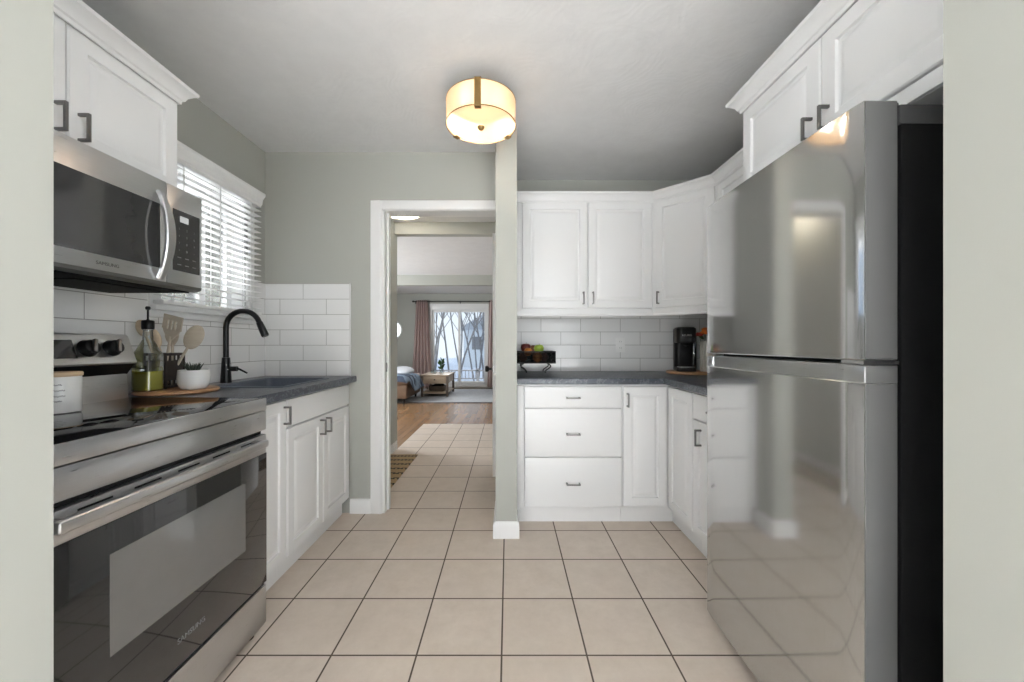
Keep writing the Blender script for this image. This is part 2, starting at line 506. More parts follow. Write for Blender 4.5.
# ------------------------------------------------------------ mesh builder
class MB:
    def __init__(s, M=None):
        s.bm = bmesh.new()
        s.M = M or Matrix()
        s.round = False

    def merge(s, t, M2=None):
        me = bpy.data.meshes.new('tmp')
        bmesh.ops.transform(t, matrix=s.M @ (M2 or Matrix()), verts=t.verts)
        t.to_mesh(me)
        t.free()
        s.bm.from_mesh(me)
        bpy.data.meshes.remove(me)

    def box(s, x0, x1, y0, y1, z0, z1, b=0.0, seg=2, M2=None):
        t = bmesh.new()
        bmesh.ops.create_cube(t, size=1.0, matrix=Matrix.Translation(((x0 + x1) / 2, (y0 + y1) / 2, (z0 + z1) / 2)) @
                              Matrix.Diagonal((x1 - x0, y1 - y0, z1 - z0, 1)))
        if b:
            bmesh.ops.bevel(t, geom=t.edges[:], offset=b, segments=seg, profile=0.5, affect='EDGES')
        s.merge(t, M2)
        return s

    def prism(s, pts, z0, z1, b=0.0, M2=None):
        t = bmesh.new()
        lo = [t.verts.new((x, y, z0)) for x, y in pts]
        hi = [t.verts.new((x, y, z1)) for x, y in pts]
        n = len(pts)
        t.faces.new(lo[::-1])
        t.faces.new(hi)
        for i in range(n):
            t.faces.new((lo[i], lo[(i + 1) % n], hi[(i + 1) % n], hi[i]))
        bmesh.ops.recalc_face_normals(t, faces=t.faces)
        if b:
            es = [e for e in t.edges if abs(e.verts[0].co.z - e.verts[1].co.z) < 1e-6]
            bmesh.ops.bevel(t, geom=es, offset=b, segments=2, profile=0.5, affect='EDGES')
        s.merge(t, M2)
        return s

    def lathe(s, prof, c=(0, 0, 0), n=32, M2=None, sx=1.0, sy=1.0):
        s.round = True
        t = bmesh.new()
        rings = []
        for r, z in prof:
            if r < 1e-6:
                rings.append([t.verts.new((c[0], c[1], c[2] + z))])
            else:
                rings.append([t.verts.new((c[0] + sx * r * math.cos(2 * PI * i / n), c[1] + sy * r * math.sin(2 * PI * i / n), c[2] + z)) for i in range(n)])
        for a, b in zip(rings, rings[1:]):
            for i in range(n):
                j = (i + 1) % n
                if len(a) == 1 and len(b) == 1:
                    continue
                if len(a) == 1:
                    t.faces.new((a[0], b[j], b[i]))
                elif len(b) == 1:
                    t.faces.new((a[i], a[j], b[0]))
                else:
                    t.faces.new((a[i], a[j], b[j], b[i]))
        bmesh.ops.recalc_face_normals(t, faces=t.faces)
        s.merge(t, M2)
        return s

    def tube(s, pts, r, n=10, M2=None, flat=1.0):
        s.round = True
        pts = [Vector(p) for p in pts]
        rs = r if isinstance(r, (list, tuple)) else [r] * len(pts)
        t = bmesh.new()
        rings = []
        up = None
        for i, p in enumerate(pts):
            d = (pts[min(i + 1, len(pts) - 1)] - pts[max(i - 1, 0)]).normalized()
            if up is None:
                up = Vector((0, 0, 1)) if abs(d.z) < 0.9 else Vector((0, 1, 0))
            a = d.cross(up).normalized()
            bb = a.cross(d).normalized()
            up = bb
            rings.append([t.verts.new(p + a * (rs[i] * math.cos(2 * PI * k / n)) + bb * (rs[i] * flat * math.sin(2 * PI * k / n))) for k in range(n)])
        for a, b in zip(rings, rings[1:]):
            for k in range(n):
                t.faces.new((a[k], a[(k + 1) % n], b[(k + 1) % n], b[k]))
        t.faces.new(rings[0][::-1])
        t.faces.new(rings[-1])
        bmesh.ops.recalc_face_normals(t, faces=t.faces)
        s.merge(t, M2)
        return s

    def ball(s, c, r, sx=1, sy=1, sz=1, u=20, v=12, M2=None):
        s.round = True
        t = bmesh.new()
        bmesh.ops.create_uvsphere(t, u_segments=u, v_segments=v, radius=r, matrix=Matrix.Translation(c) @ Matrix.Diagonal((sx, sy, sz, 1)))
        s.merge(t, M2)
        return s

    def rings(s, ringlist, cap_first=True, cap_last=True):
        """list of equally long vertex loops, bridged"""
        t = bmesh.new()
        vs = [[t.verts.new(p) for p in ring] for ring in ringlist]
        n = len(vs[0])
        for a, b in zip(vs, vs[1:]):
            for k in range(n):
                t.faces.new((a[k], a[(k + 1) % n], b[(k + 1) % n], b[k]))
        if cap_first:
            t.faces.new(vs[0][::-1])
        if cap_last:
            t.faces.new(vs[-1])
        bmesh.ops.recalc_face_normals(t, faces=t.faces)
        s.merge(t)
        return s

    def panel(s, u0, u1, v0, v1, w0=0.0, th=0.019, fr=0.052):
        """raised-panel door in a frame where w (local -y) points outward: local axes are (u, w, v)"""
        steps = [(0, 0), (0, th - 0.004), (0.004, th), (fr, th), (fr + 0.004, th - 0.008), (fr + 0.013, th - 0.0085),
                 (fr + 0.030, th - 0.001), (fr + 0.034, th)]
        rl = []
        for ins, w in steps:
            rl.append([(u0 + ins, w0 + w, v0 + ins), (u1 - ins, w0 + w, v0 + ins), (u1 - ins, w0 + w, v1 - ins), (u0 + ins, w0 + w, v1 - ins)])
        return s.rings(rl)

    def slab(s, u0, u1, v0, v1, w0=0.0, th=0.019):
        rl = []
        for ins, w in [(0, 0), (0, th - 0.004), (0.0015, th - 0.001), (0.005, th)]:
            rl.append([(u0 + ins, w0 + w, v0 + ins), (u1 - ins, w0 + w, v0 + ins), (u1 - ins, w0 + w, v1 - ins), (u0 + ins, w0 + w, v1 - ins)])
        return s.rings(rl)

    def build(s, name, m, parent=None, root=None, smooth=None):
        bm = s.bm
        if smooth is None:
            smooth = 50 if s.round else 25
        bmesh.ops.remove_doubles(bm, verts=bm.verts, dist=1e-6)
        org = Vector((0, 0, 0))
        top = parent is None
        if not top:
            r = parent
            while r.parent:
                r = r.parent
            org = Vector(r.location)
        elif root is not None:
            org = Vector(root)
        bmesh.ops.translate(bm, verts=bm.verts, vec=-org)
        me = bpy.data.meshes.new(name)
        bm.to_mesh(me)
        bm.free()
        me.materials.append(m)
        if smooth:
            me.polygons.foreach_set('use_smooth', [True] * len(me.polygons))
            me.set_sharp_from_angle(angle=math.radians(smooth))
        o = bpy.data.objects.new(name, me)
        COL.objects.link(o)
        if parent is not None:
            o.parent = parent
        elif root is not None:
            o.location = org
        return o


def tag(o, label=None, cat=None, group=None, kind=None):
    if label:
        o['label'] = label
    if cat:
        o['category'] = cat
    if group:
        o['group'] = group
    if kind:
        o['kind'] = kind
    return o


def thing(name, label, cat, loc, group=None):
    o = bpy.data.objects.new(name, None)
    o.empty_display_size = 0.05
    o.location = loc
    COL.objects.link(o)
    return tag(o, label, cat, group)


def struct(name, mb, m, label, cat):
    o = mb.build(name, m)
    return tag(o, label, cat, kind='structure')


def axes(o, u, w):
    """local (x, y, z) = (along the face, outward, up)"""
    u = Vector(u)
    w = Vector(w)
    return Matrix(((u.x, w.x, 0, o[0]), (u.y, w.y, 0, o[1]), (u.z, w.z, 1, o[2]), (0, 0, 0, 1)))


R2 = math.sqrt(0.5)


def pull(M, u, v, w, length, vertical, parent):
    """square bar pull on two posts"""
    mb = MB(M)
    h = length / 2
    if vertical:
        mb.box(u - .0045, u + .0045, w + .026, w + .034, v - h, v + h, .0015)
        for sg in (-1, 1):
            mb.box(u - .0045, u + .0045, w, w + .028, v + sg * (h - .0045) - .0045, v + sg * (h - .0045) + .0045, .001)
    else:
        mb.box(u - h, u + h, w + .026, w + .034, v - .0045, v + .0045, .0015)
        for sg in (-1, 1):
            mb.box(u + sg * (h - .0045) - .0045, u + sg * (h - .0045) + .0045, w, w + .028, v - .0045, v + .0045, .001)
    return mb.build('handle', M_PULL, parent)


def sweep(mb, pts, prof, i0, i1, z0):
    """profile (out, up) swept along a plan polyline (outward = right of travel), mitred; segments i0..i1 only"""
    pts = [Vector((p[0], p[1], 0)) for p in pts]
    nrm = []
    for a, b in zip(pts, pts[1:]):
        d = (b - a).normalized()
        nrm.append(Vector((d.y, -d.x, 0)))
    rl = []
    for i in range(i0, i1 + 1):
        if i == 0:
            off = nrm[0]
        elif i == len(pts) - 1:
            off = nrm[-1]
        else:
            m = (nrm[i - 1] + nrm[i]).normalized()
            off = m / m.dot(nrm[i])
        rl.append([tuple(pts[i] + off * o + Vector((0, 0, z0 + z))) for o, z in prof])
    mb.rings(rl)
    return mb


def lettering(text, M, size, m, parent, name='lettering'):
    """raised letters: local x along the text, y up, z outward"""
    cu = bpy.data.curves.new('t', 'FONT')
    cu.body = text
    cu.size = size
    cu.align_x = 'CENTER'
    cu.align_y = 'CENTER'
    cu.extrude = 0.0004
    ob = bpy.data.objects.new('t', cu)
    COL.objects.link(ob)
    dg = bpy.context.evaluated_depsgraph_get()
    me = bpy.data.meshes.new_from_object(ob.evaluated_get(dg))
    bpy.data.objects.remove(ob)
    mb = MB(M)
    t = bmesh.new()
    t.from_mesh(me)
    bpy.data.meshes.remove(me)
    mb.merge(t)
    return mb.build(name, m, parent, smooth=0)


def face_text(o, u, w):
    """matrix for lettering on a face: text along u, up z, outward w"""
    u = Vector(u)
    w = Vector(w)
    return Matrix(((u.x, 0, w.x, o[0]), (u.y, 0, w.y, o[1]), (0, 1, 0, o[2]), (0, 0, 0, 1)))


# ------------------------------------------------------------ the shell
CZ = 2.38           # ceiling height
XL, XR = -1.604, 1.60
YB = 2.947          # rear wall of the right side
YD = 2.52           # wall with the doorway

mb = MB().prism([(-3.0, -3.2), (3.0, -3.2), (3.0, 3.15), (0.9, 3.15), (0.9, 5.33), (-1.18, 5.33), (-1.18, 4.0), (-1.76, 4.0), (-1.76, 3.0), (-3.0, 3.0)], -0.05, 0.0)
struct('floor', mb, M_FLOOR, 'beige square ceramic tile floor with dark grout', 'floor')
mb = MB().prism([(-4.2, 4.0), (-1.18, 4.0), (-1.18, 5.33), (0.9, 5.33), (0.9, 3.15), (2.2, 3.15), (2.2, 9.9), (-4.2, 9.9)], -0.05, 0.0)
struct('floor_wood', mb, M_WOODFLOOR, 'brown plank floor of the far living room', 'floor')
struct('ceiling', MB().box(-4.3, 3.1, -3.3, 9.9, CZ, CZ + .1), M_CEIL, 'white ceiling with swirled plaster texture', 'ceiling')

WY0, WY1, WZ0, WZ1 = 1.75, 2.33, 1.29, 1.96   # kitchen window opening
mb = MB()
mb.box(XL - .15, XL, .55, WY0, 0, CZ).box(XL - .15, XL, WY1, YD + .12, 0, CZ)
mb.box(XL - .15, XL, WY0, WY1, 0, WZ0).box(XL - .15, XL, WY0, WY1, WZ1, CZ)
struct('wall_left', mb, M_WALL, 'sage grey wall with the blind-covered window', 'wall')
struct('wall_right', MB().box(XR, XR + .12, .55, YB + .1, 0, CZ), M_WALL, 'sage grey wall behind the refrigerator', 'wall')
struct('wall_rear', MB().box(.05, XR + .1, YB, YB + .12, 0, CZ), M_WALL, 'sage grey wall behind the right-hand cabinets', 'wall')
DX0, DX1, DZ = -.83, -.073, 2.0
mb = MB().box(XL - .15, DX0, YD, YD + .12, 0, CZ).box(DX0, DX1, YD, YD + .12, DZ, CZ)
struct('wall_doorway', mb, M_WALL, 'sage grey wall with the open doorway', 'wall')
struct('wall_partition', MB().box(DX1, .05, 2.2, 4.06, 0, CZ), M_WALL, 'narrow sage grey wall end between doorway and white cabinets', 'wall')
mb = MB().box(-2.9, -.857, .57, .72, 0, CZ).box(.82, 2.9, .57, .72, 0, CZ)
struct('wall_front', mb, M_WALL, 'pale sage wall ends framing the near opening', 'wall')
struct('wall_hall', MB().box(-1.30, -1.18, YD + .12, 4.06, 0, CZ), M_WALL, 'sage grey hall wall seen through the doorway', 'wall')
struct('wall_dining', MB().box(-4.2, -1.30, 3.94, 4.06, 0, CZ).box(.05, 2.2, YB + .9, 4.06, 0, CZ), M_WALL, 'sage grey cross wall beyond the hall', 'wall')
struct('wall_header', MB().box(-4.1, 2.0, 3.96, 4.06, 2.255, CZ - .001).box(-4.1, 2.1, 7.0, 7.14, 2.196, CZ - .001), M_WALL,
       'sage grey beams dropping from the ceiling beyond the hall', 'wall')
PX0, PX1, PZ0, PZ1 = -1.985, -.48, .03, 2.13     # patio door opening
YF = 9.6
mb = MB().box(-4.2, PX0, YF, YF + .14, 0, CZ).box(PX1, 2.2, YF, YF + .14, 0, CZ)
mb.box(PX0, PX1, YF, YF + .14, PZ1, CZ).box(PX0, PX1, YF, YF + .14, -.05, PZ0)
struct('wall_living', mb, M_WALL, 'sage grey far wall with the sliding glass door', 'wall')
struct('wall_living_left', MB().box(-4.2, -4.06, 4.06, 4.65, 0, CZ).box(-4.2, -4.06, 6.55, 9.6, 0, CZ).box(-4.2, -4.06, 4.65, 6.55, 0, .6).box(-4.2, -4.06, 4.65, 6.55, 2.1, CZ), M_WALL, 'sage grey left wall of the living room', 'wall')  # opening in this wall is added to let the living room fill in
struct('wall_living_right', MB().box(2.08, 2.2, 4.06, 9.6, 0, CZ), M_WALL, 'sage grey right wall of the living room', 'wall')
# unseen room behind the camera; its window openings are added for fill light
mb = MB().box(-3.0, -2.3, -3.25, -3.1, 0, CZ).box(2.3, 3.0, -3.25, -3.1, 0, CZ)
mb.box(-2.3, 2.3, -3.25, -3.1, 0, .35).box(-2.3, 2.3, -3.25, -3.1, 2.32, CZ)
struct('wall_behind', mb, M_WALL, 'sage grey wall of the room behind the viewer', 'wall')
struct('wall_behind_left', MB().box(-3.0, -2.88, -3.1, -2.2, 0, CZ).box(-3.0, -2.88, -.2, .57, 0, CZ).box(-3.0, -2.88, -2.2, -.2, 0, .5).box(-3.0, -2.88, -2.2, -.2, 2.2, CZ), M_WALL, 'sage grey side wall behind the viewer on the left', 'wall')
struct('wall_behind_right', MB().box(2.88, 3.0, -3.1, -2.2, 0, CZ).box(2.88, 3.0, -.2, .57, 0, CZ).box(2.88, 3.0, -2.2, -.2, 0, .5).box(2.88, 3.0, -2.2, -.2, 2.2, CZ), M_WALL, 'sage grey side wall behind the viewer on the right', 'wall')

# baseboards and casings
BP = [(0, 0), (.014, 0), (.014, .075), (.009, .088), (.004, .095), (0, .095)]


def baseboard(name, pts, label):
    mb = sweep(MB(), pts, BP, 0, len(pts) - 1, 0)
    return struct(name, mb, M_TRIM, label, 'baseboard')


baseboard('baseboard_doorway', [(-1.04, YD), (DX0 - .075, YD)], 'white baseboard between the sink cabinet and the doorway')
baseboard('baseboard_partition', [(DX1, 2.52), (DX1, 2.2), (.05, 2.2), (.05, 2.36)], 'white baseboard wrapped round the narrow wall end')
baseboard('baseboard_hall', [(-1.18, YD + .12), (-1.18, 4.06), (-1.30, 4.06)][::-1], 'white baseboard along the hall wall beside the striped mat')
baseboard('baseboard_living', [(-4.0, YF), (PX0 - .06, YF)], 'white baseboard below the round mirror')

CW = .058
mb = MB()
mb.prism([(0, 0), (.075, 0), (.075, .010), (.063, .016), (.012, .012), (0, .010)], 0, DZ + CW, M2=Matrix.Translation((DX0 - .075, YD, 0)) @ Matrix.Diagonal((1, -1, 1, 1)))
mb.box(DX0, DX1, YD - .016, YD, DZ, DZ + CW, .003)
mb.box(DX0, DX0 + .016, YD - .004, YD + .125, 0, DZ).box(DX0, DX1, YD - .004, YD + .125, DZ - .005, DZ)
mb.box(DX0 + .016, DX0 + .028, YD + .05, YD + .085, 0, DZ - .006)
mb.box(DX0 - CW, DX0, YD + .12, YD + .135, 0, DZ + CW).box(DX0 - CW, DX1, YD + .12, YD + .135, DZ, DZ + CW)
tr = struct('trim_1', mb, M_TRIM, 'white door casing round the open doorway', 'trim')
MB().box(DX0 + .016, DX0 + .018, YD + .02, YD + .045, .93, .99).build('strike_plate', M_PULL, tr)

# backsplashes
TS = .009
mb = MB()
mb.box(XL, XL + TS, .72, 1.69, .905, 1.511).box(XL, XL + TS, 1.69, YD, .905, 1.235).box(XL, XL + TS, 2.392, YD, 1.235, 1.511)
struct('wall_tile_left', mb, M_TILE_Y, 'white subway tile behind the stove and faucet', 'wall tile')
mb = MB().box(XL + TS, -1.044, YD - TS, YD, .905, 1.511)
o = struct('wall_tile_doorway', mb, M_TILE_X, 'white subway tile at the end of the sink counter', 'wall tile')
MB().box(-1.044, -1.036, YD - TS - .001, YD, .905, 1.514, .002).build('edge_strip', M_GROUT, o)
struct('wall_tile_rear', MB().box(.05, XR, YB - TS, YB, .905, 1.335), M_TILE_B, 'white subway tile behind the coffee maker and fruit basket', 'wall tile')

# kitchen window
wroot = thing('window_1', 'white framed window in the left wall behind the blind', 'window', (XL - .08, (WY0 + WY1) / 2, WZ0))
tag(wroot, kind='structure')
mb = MB()
for y0, y1, z0, z1 in ((1.69, 1.75, 1.27, 2.03), (2.33, 2.39, 1.27, 2.03), (1.75, 2.33, 1.96, 2.03)):
    mb.box(XL, XL + .018, y0, y1, z0, z1, .004)
mb.box(XL - .13, XL, WY0, WY0 + .012, WZ0, WZ1).box(XL - .13, XL, WY1 - .012, WY1, WZ0, WZ1)
mb.box(XL - .13, XL, WY0, WY1, WZ1 - .012, WZ1)
mb.build('casing', M_TRIM, wroot)
MB().box(XL - .13, XL + .045, 1.69, 2.40, 1.268, 1.29, .004).box(XL, XL + .02, 1.69, 2.39, 1.236, 1.268, .004).build('sill', M_TRIM, wroot)
mb = MB()
ym = 2.06
for y0, y1, xx in ((WY0 + .012, ym + .02, XL - .075), (ym - .02, WY1 - .012, XL - .105)):
    mb.box(xx, xx + .03, y0, y0 + .04, WZ0, WZ1 - .012).box(xx, xx + .03, y1 - .04, y1, WZ0, WZ1 - .012)
    mb.box(xx, xx + .03, y0 + .04, y1 - .04, WZ0, WZ0 + .04).box(xx, xx + .03, y0 + .04, y1 - .04, WZ1 - .052, WZ1 - .012)
mb.build('sash', M_TRIM, wroot)
MB().box(XL - .062, XL - .058, WY0 + .05, ym - .02, WZ0 + .04, WZ1 - .05).box(XL - .092, XL - .088, ym + .02, WY1 - .05, WZ0 + .04, WZ1 - .05).build('pane', M_GLASS, wroot, smooth=0)

# added window behind the viewer, never in view, an opening for the fill lamps
wr = thing('added_window_2', 'added unseen wide white window in the wall behind the viewer', 'window', (0, -3.18, .7))
tag(wr, kind='structure')
mb = MB()
for x in (-2.3, -.8, .74, 2.24):
    mb.box(x, x + .06, -3.2, -3.12, .35, 2.32)
mb.box(-2.3, 2.3, -3.2, -3.12, .35, .41).box(-2.3, 2.3, -3.2, -3.12, 2.26, 2.32)
mb.build('window_frame', M_TRIM, wr)
MB().box(-2.24, 2.24, -3.165, -3.16, .41, 2.26).build('pane', M_GLASS, wr, smooth=0)

for nm, sx, lb in (('added_window_3', -1, 'added unseen white side window behind the viewer on the left'), ('added_window_4', 1, 'added unseen white side window behind the viewer on the right')):  # unseen side windows, added to carry the cross fill
    wr = thing(nm, lb, 'window', (sx * 2.94, -1.2, .5))
    tag(wr, kind='structure')
    xa, xb = sorted((sx * 2.90, sx * 2.98))
    mb = MB()
    for y in (-2.2, -1.23, -.26):
        mb.box(xa, xb, y, y + .06, .5, 2.2)
    mb.box(xa, xb, -2.2, -.2, .5, .56).box(xa, xb, -2.2, -.2, 2.14, 2.2)
    mb.build('window_frame', M_TRIM, wr)
    MB().box(sx * 2.94 - .002, sx * 2.94 + .002, -2.14, -.26, .56, 2.14).build('pane', M_GLASS, wr, smooth=0)

# horizontal blind
bl = thing('window_blind', 'white slatted horizontal blind with moulded valance over the left wall window', 'blind', (XL + .04, 2.03, 1.955))
BX = XL + .05
mb = MB()
z = 1.335
tilt = math.radians(1)
while z < 1.945:
    M2 = Matrix.Translation((BX, 0, z)) @ Matrix.Rotation(tilt, 4, 'Y')
    mb.box(-.021, .021, 1.695, 2.372, -.0014, .0014, M2=M2)
    z += .0335
mb.build('slats', M_BLIND, bl)
MB().box(BX - .025, BX + .025, 1.695, 2.372, 1.295, 1.312, .004).build('bottom_rail', M_BLIND, bl)
VP_ = [(0, 0), (.052, 0), (.054, .012), (.060, .018), (.064, .045), (.076, .062), (.080, .066), (.080, .082), (0, .082)]
mb = sweep(MB(), [(XL + .02, 1.66), (XL + .02, 2.368)][::-1], [(-a, b) for a, b in VP_], 0, 1, 1.96)
mb.build('valance', M_TRIM, bl)
for y in (1.80, 2.03, 2.27):
    mb = MB()
    for dx in (-.026, .026):
        mb.box(BX + dx - .0008, BX + dx + .0008, y - .003, y + .003, 1.30, 1.96)
    mb.build('ladder_cord', M_BLIND, bl, smooth=0)

# ------------------------------------------------------------ ceiling lights
lc = (-.135, 1.90)
lt = thing('ceiling_light', 'lit drum-shaped ceiling light with brass straps above the kitchen floor', 'ceiling light', (lc[0], lc[1], CZ))
R = .172
ZB, ZT = 2.198, 2.318
mb = MB().lathe([(R, ZB), (R, ZT), (R - .003, ZT), (R - .003, ZB), (R, ZB)], (*lc, 0), 64)
mb.build('lamp_shade', M_SHADE, lt)
mb = MB().lathe([(0, ZB - .004), (R * .55, ZB - .002), (R - .004, ZB + .004), (R - .004, ZB + .007), (0, ZB + .002)], (*lc, 0), 64)
mb.build('diffuser', M_DIFFUSER, lt)
mb = MB()
for zz in (ZB, ZT - .003):
    mb.lathe([(R + .0012, zz), (R + .0012, zz + .003), (R - .002, zz + .003), (R - .002, zz), (R + .0012, zz)], (*lc, 0), 64)
mb.build('rim', M_BRASS, lt)
for a in (-PI / 2 - .02, PI / 6 + .1, PI * 5 / 6 - .1):
    M2 = Matrix.Translation((*lc, 0)) @ Matrix.Rotation(a, 4, 'Z')
    mb = MB(M2)
    mb.box(R, R + .004, -.0155, .0155, ZB - .004, ZT + .003, .001)
    mb.box(R - .03, R + .004, -.0155, .0155, ZT + .001, ZT + .005, .001).box(R - .022, R + .004, -.0155, .0155, ZB - .006, ZB - .002, .001)
    mb.build('strap', M_BRASS, lt)
MB().lathe([(0, ZB - .022), (.008, ZB - .020), (.016, ZB - .012), (.018, ZB - .006), (.018, ZB - .003), (0, ZB - .003)], (*lc, 0), 24).build('finial', M_BRASS, lt)
MB().lathe([(0, ZT - .006), (R - .003, ZT - .006), (R - .003, ZT - .002), (0, ZT - .002)], (*lc, 0), 40).build('added_light_block', M_BRASS, lt)  # added disc that keeps the bulbs from burning out the ceiling above
MB().lathe([(0, CZ), (.075, CZ), (.075, CZ - .02), (.03, CZ - .028), (.012, CZ - .03), (.012, ZT + .006), (0, ZT + .006)], (*lc, 0), 32).build('canopy', M_BRASS, lt)
mb = MB()
for k in range(3):
    a = -PI / 2 + k * 2 * PI / 3
    mb.tube([(lc[0], lc[1], ZT + .004), (lc[0] + math.cos(a) * (R - .002), lc[1] + math.sin(a) * (R - .002), ZT + .004)], .004, 8)
mb.build('spider', M_BRASS, lt)
for k in range(3):
    a = -PI / 2 + k * 2 * PI / 3
    px, py = lc[0] + .095 * math.cos(a), lc[1] + .095 * math.sin(a)
    point_light('kitchen_bulb', (px, py, ZB + .05), 5.2, .028, (1.0, 0.93, 0.83))

hc = (-.97, 3.5)
hl = thing('flush_light', 'glowing flush ceiling light seen through the doorway in the hall', 'ceiling light', (hc[0], hc[1], CZ))
MB().lathe([(0, 2.275), (.09, 2.283), (.155, 2.305), (.18, 2.34), (.175, 2.34), (.15, 2.309), (.09, 2.288), (0, 2.28)], (*hc, 0), 40).build('lamp_glass', M_HALLGLOW, hl)
MB().lathe([(0, CZ), (.188, CZ), (.188, 2.35), (.181, 2.338), (.174, 2.338), (.174, 2.36), (0, 2.36)], (*hc, 0), 40).build('base_ring', M_TRIM, hl)
point_light('hall_bulb', (hc[0], hc[1], 2.325), 40.0, .03, (1.0, 0.97, 0.92))

# ------------------------------------------------------------ cabinets
CROWN = [(0, 0), (.006, 0), (.008, .012), (.014, .016), (.020, .030), (.036, .046), (.044, .050), (.046, .062), (0, .062)]
RAIL = [(-.02, 0), (.004, 0), (.006, .010), (.002, .016), (.002, .040), (-.02, .040)]

# upper cabinet over the microwave (left)
c = thing('upper_cabinet', 'short white two-door wall cabinet above the microwave', 'cabinet', (-1.45, 1.12, 1.69))
FX = -1.309
MB().box(XL, FX, .74, 1.495, 1.69, 2.068).build('cabinet_box', M_CAB, c)
Ml = axes((FX, 0, 0), (0, 1, 0), (1, 0, 0))
for y0, y1, hy in ((.742, 1.116, 1.088), (1.120, 1.493, 1.148)):
    d = MB(Ml).panel(y0, y1, 1.694, 2.055).build('door', M_CAB, c)
    pull(Ml, hy, 1.765, .019, .085, True, d)
pl = [(FX + .019, .735), (FX + .019, 1.495), (XL, 1.495)]
sweep(MB(), pl[:], CROWN, 0, 2, 2.055).build('crown_moulding', M_CAB, c)

# back and right uppers
PL = [(.055, 2.618), (.993, 2.618), (1.275, 2.336), (1.275, 1.62)]
YC = 2.637
ZU0, ZU1 = 1.335, 2.10
c = thing('upper_cabinet', 'white two-door wall cabinet above the fruit basket', 'cabinet', (.52, 2.79, ZU0))
MB().box(.055, .985, YC, YB, ZU0, ZU1).build('cabinet_box', M_CAB, c)
Mb = axes((0, YC, 0), (1, 0, 0), (0, -1, 0))
MB(Mb).box(.055, .093, 0, .017, ZU0 + .01, ZU1 - .004, .001).build('filler_strip', M_CAB, c)
for x0, x1, hx in ((.096, .543, .513), (.549, .985, .578)):
    d = MB(Mb).panel(x0, x1, 1.36, 2.09).build('door', M_CAB, c)
    pull(Mb, hx, 1.428, .019, .085, True, d)
sweep(MB(), PL, CROWN, 0, 1, 2.082).build('crown_moulding', M_CAB, c)
sweep(MB(), PL, RAIL, 0, 1, 1.305).build('light_rail', M_CAB, c)

c = thing('upper_cabinet', 'white angled corner wall cabinet above the coffee maker', 'cabinet', (1.3, 2.7, ZU0))
MB().prism([(.987, YB), (.987, 2.637), (.993, 2.637), (1.294, 2.336), (XR, 2.336), (XR, YB)], ZU0, ZU1).build('cabinet_box', M_CAB, c)
Md = axes((1.0064, 2.6314, 0), (R2, -R2, 0), (-R2, -R2, 0))
d = MB(Md).panel(.012, .385, 1.36, 2.09).build('door', M_CAB, c)
pull(Md, .04, 1.428, .019, .085, True, d)
sweep(MB(), PL, CROWN, 1, 2, 2.082).build('crown_moulding', M_CAB, c)
sweep(MB(), PL, RAIL, 1, 2, 1.305).build('light_rail', M_CAB, c)

c = thing('upper_cabinet', 'white wall cabinet between the corner cabinet and the one over the refrigerator', 'cabinet', (1.45, 2.0, ZU0))
MB().box(1.296, XR, 1.618, 2.334, ZU0, ZU1).build('cabinet_box', M_CAB, c)
Mr = axes((1.294, 0, 0), (0, -1, 0), (-1, 0, 0))
for y0, y1, hy in ((2.328, 1.992, 2.02), (1.986, 1.622, 1.96)):
    d = MB(Mr).panel(-y0, -y1, 1.36, 2.09).build('door', M_CAB, c)
    pull(Mr, -hy, 1.428, .019, .085, True, d)
sweep(MB(), PL, CROWN, 2, 3, 2.082).build('crown_moulding', M_CAB, c)
sweep(MB(), PL, RAIL, 2, 3, 1.305).build('light_rail', M_CAB, c)

# cabinet over the refrigerator
c = thing('upper_cabinet', 'deep white two-door cabinet above the refrigerator', 'cabinet', (1.3, 1.2, 1.715))
MB().box(1.009, XR, .795, 1.615, 1.715, 2.10).build('cabinet_box', M_CAB, c)
Mf = axes((1.009, 0, 0), (0, -1, 0), (-1, 0, 0))
for y0, y1, hy in ((1.613, 1.214, 1.246), (1.210, .797, 1.180)):
    d = MB(Mf).panel(-y0, -y1, 1.762, 2.09).build('door', M_CAB, c)
    pull(Mf, -hy, 1.815, .019, .075, True, d)
MB(Mf).box(-1.613, -.797, 0, .012, 1.716, 1.757, .002).build('bottom_rail', M_CAB, c)
mb = sweep(MB(), [(.990, .79), (.990, 1.615), (XR, 1.615)], [(-a, b) for a, b in CROWN], 0, 2, 2.09)
mb.build('crown_moulding', M_CAB, c)

# base cabinets, back and right
KT = .865
FB = 2.379
c = thing('base_cabinet', 'white base cabinet with three plain drawers', 'cabinet', (.38, 2.65, 0))
MB().box(.055, .706, FB, YB - .003, .1, KT).build('cabinet_box', M_CAB, c)
MB().box(.055, .706, FB + .022, FB + .03, 0, .1).build('toe_kick', M_CAB, c)
Mb = axes((0, FB, 0), (1, 0, 0), (0, -1, 0))
MB(Mb).box(.055, .097, 0, .017, .105, .856, .001).build('filler_strip', M_CAB, c)
for z0, z1, hz in ((.722, .852, .784), (.420, .714, .560), (.110, .412, .255)):
    d = MB(Mb).slab(.101, .702, z0, z1).build('drawer', M_CAB, c)
    pull(Mb, .40, hz, .019, .085, False, d)

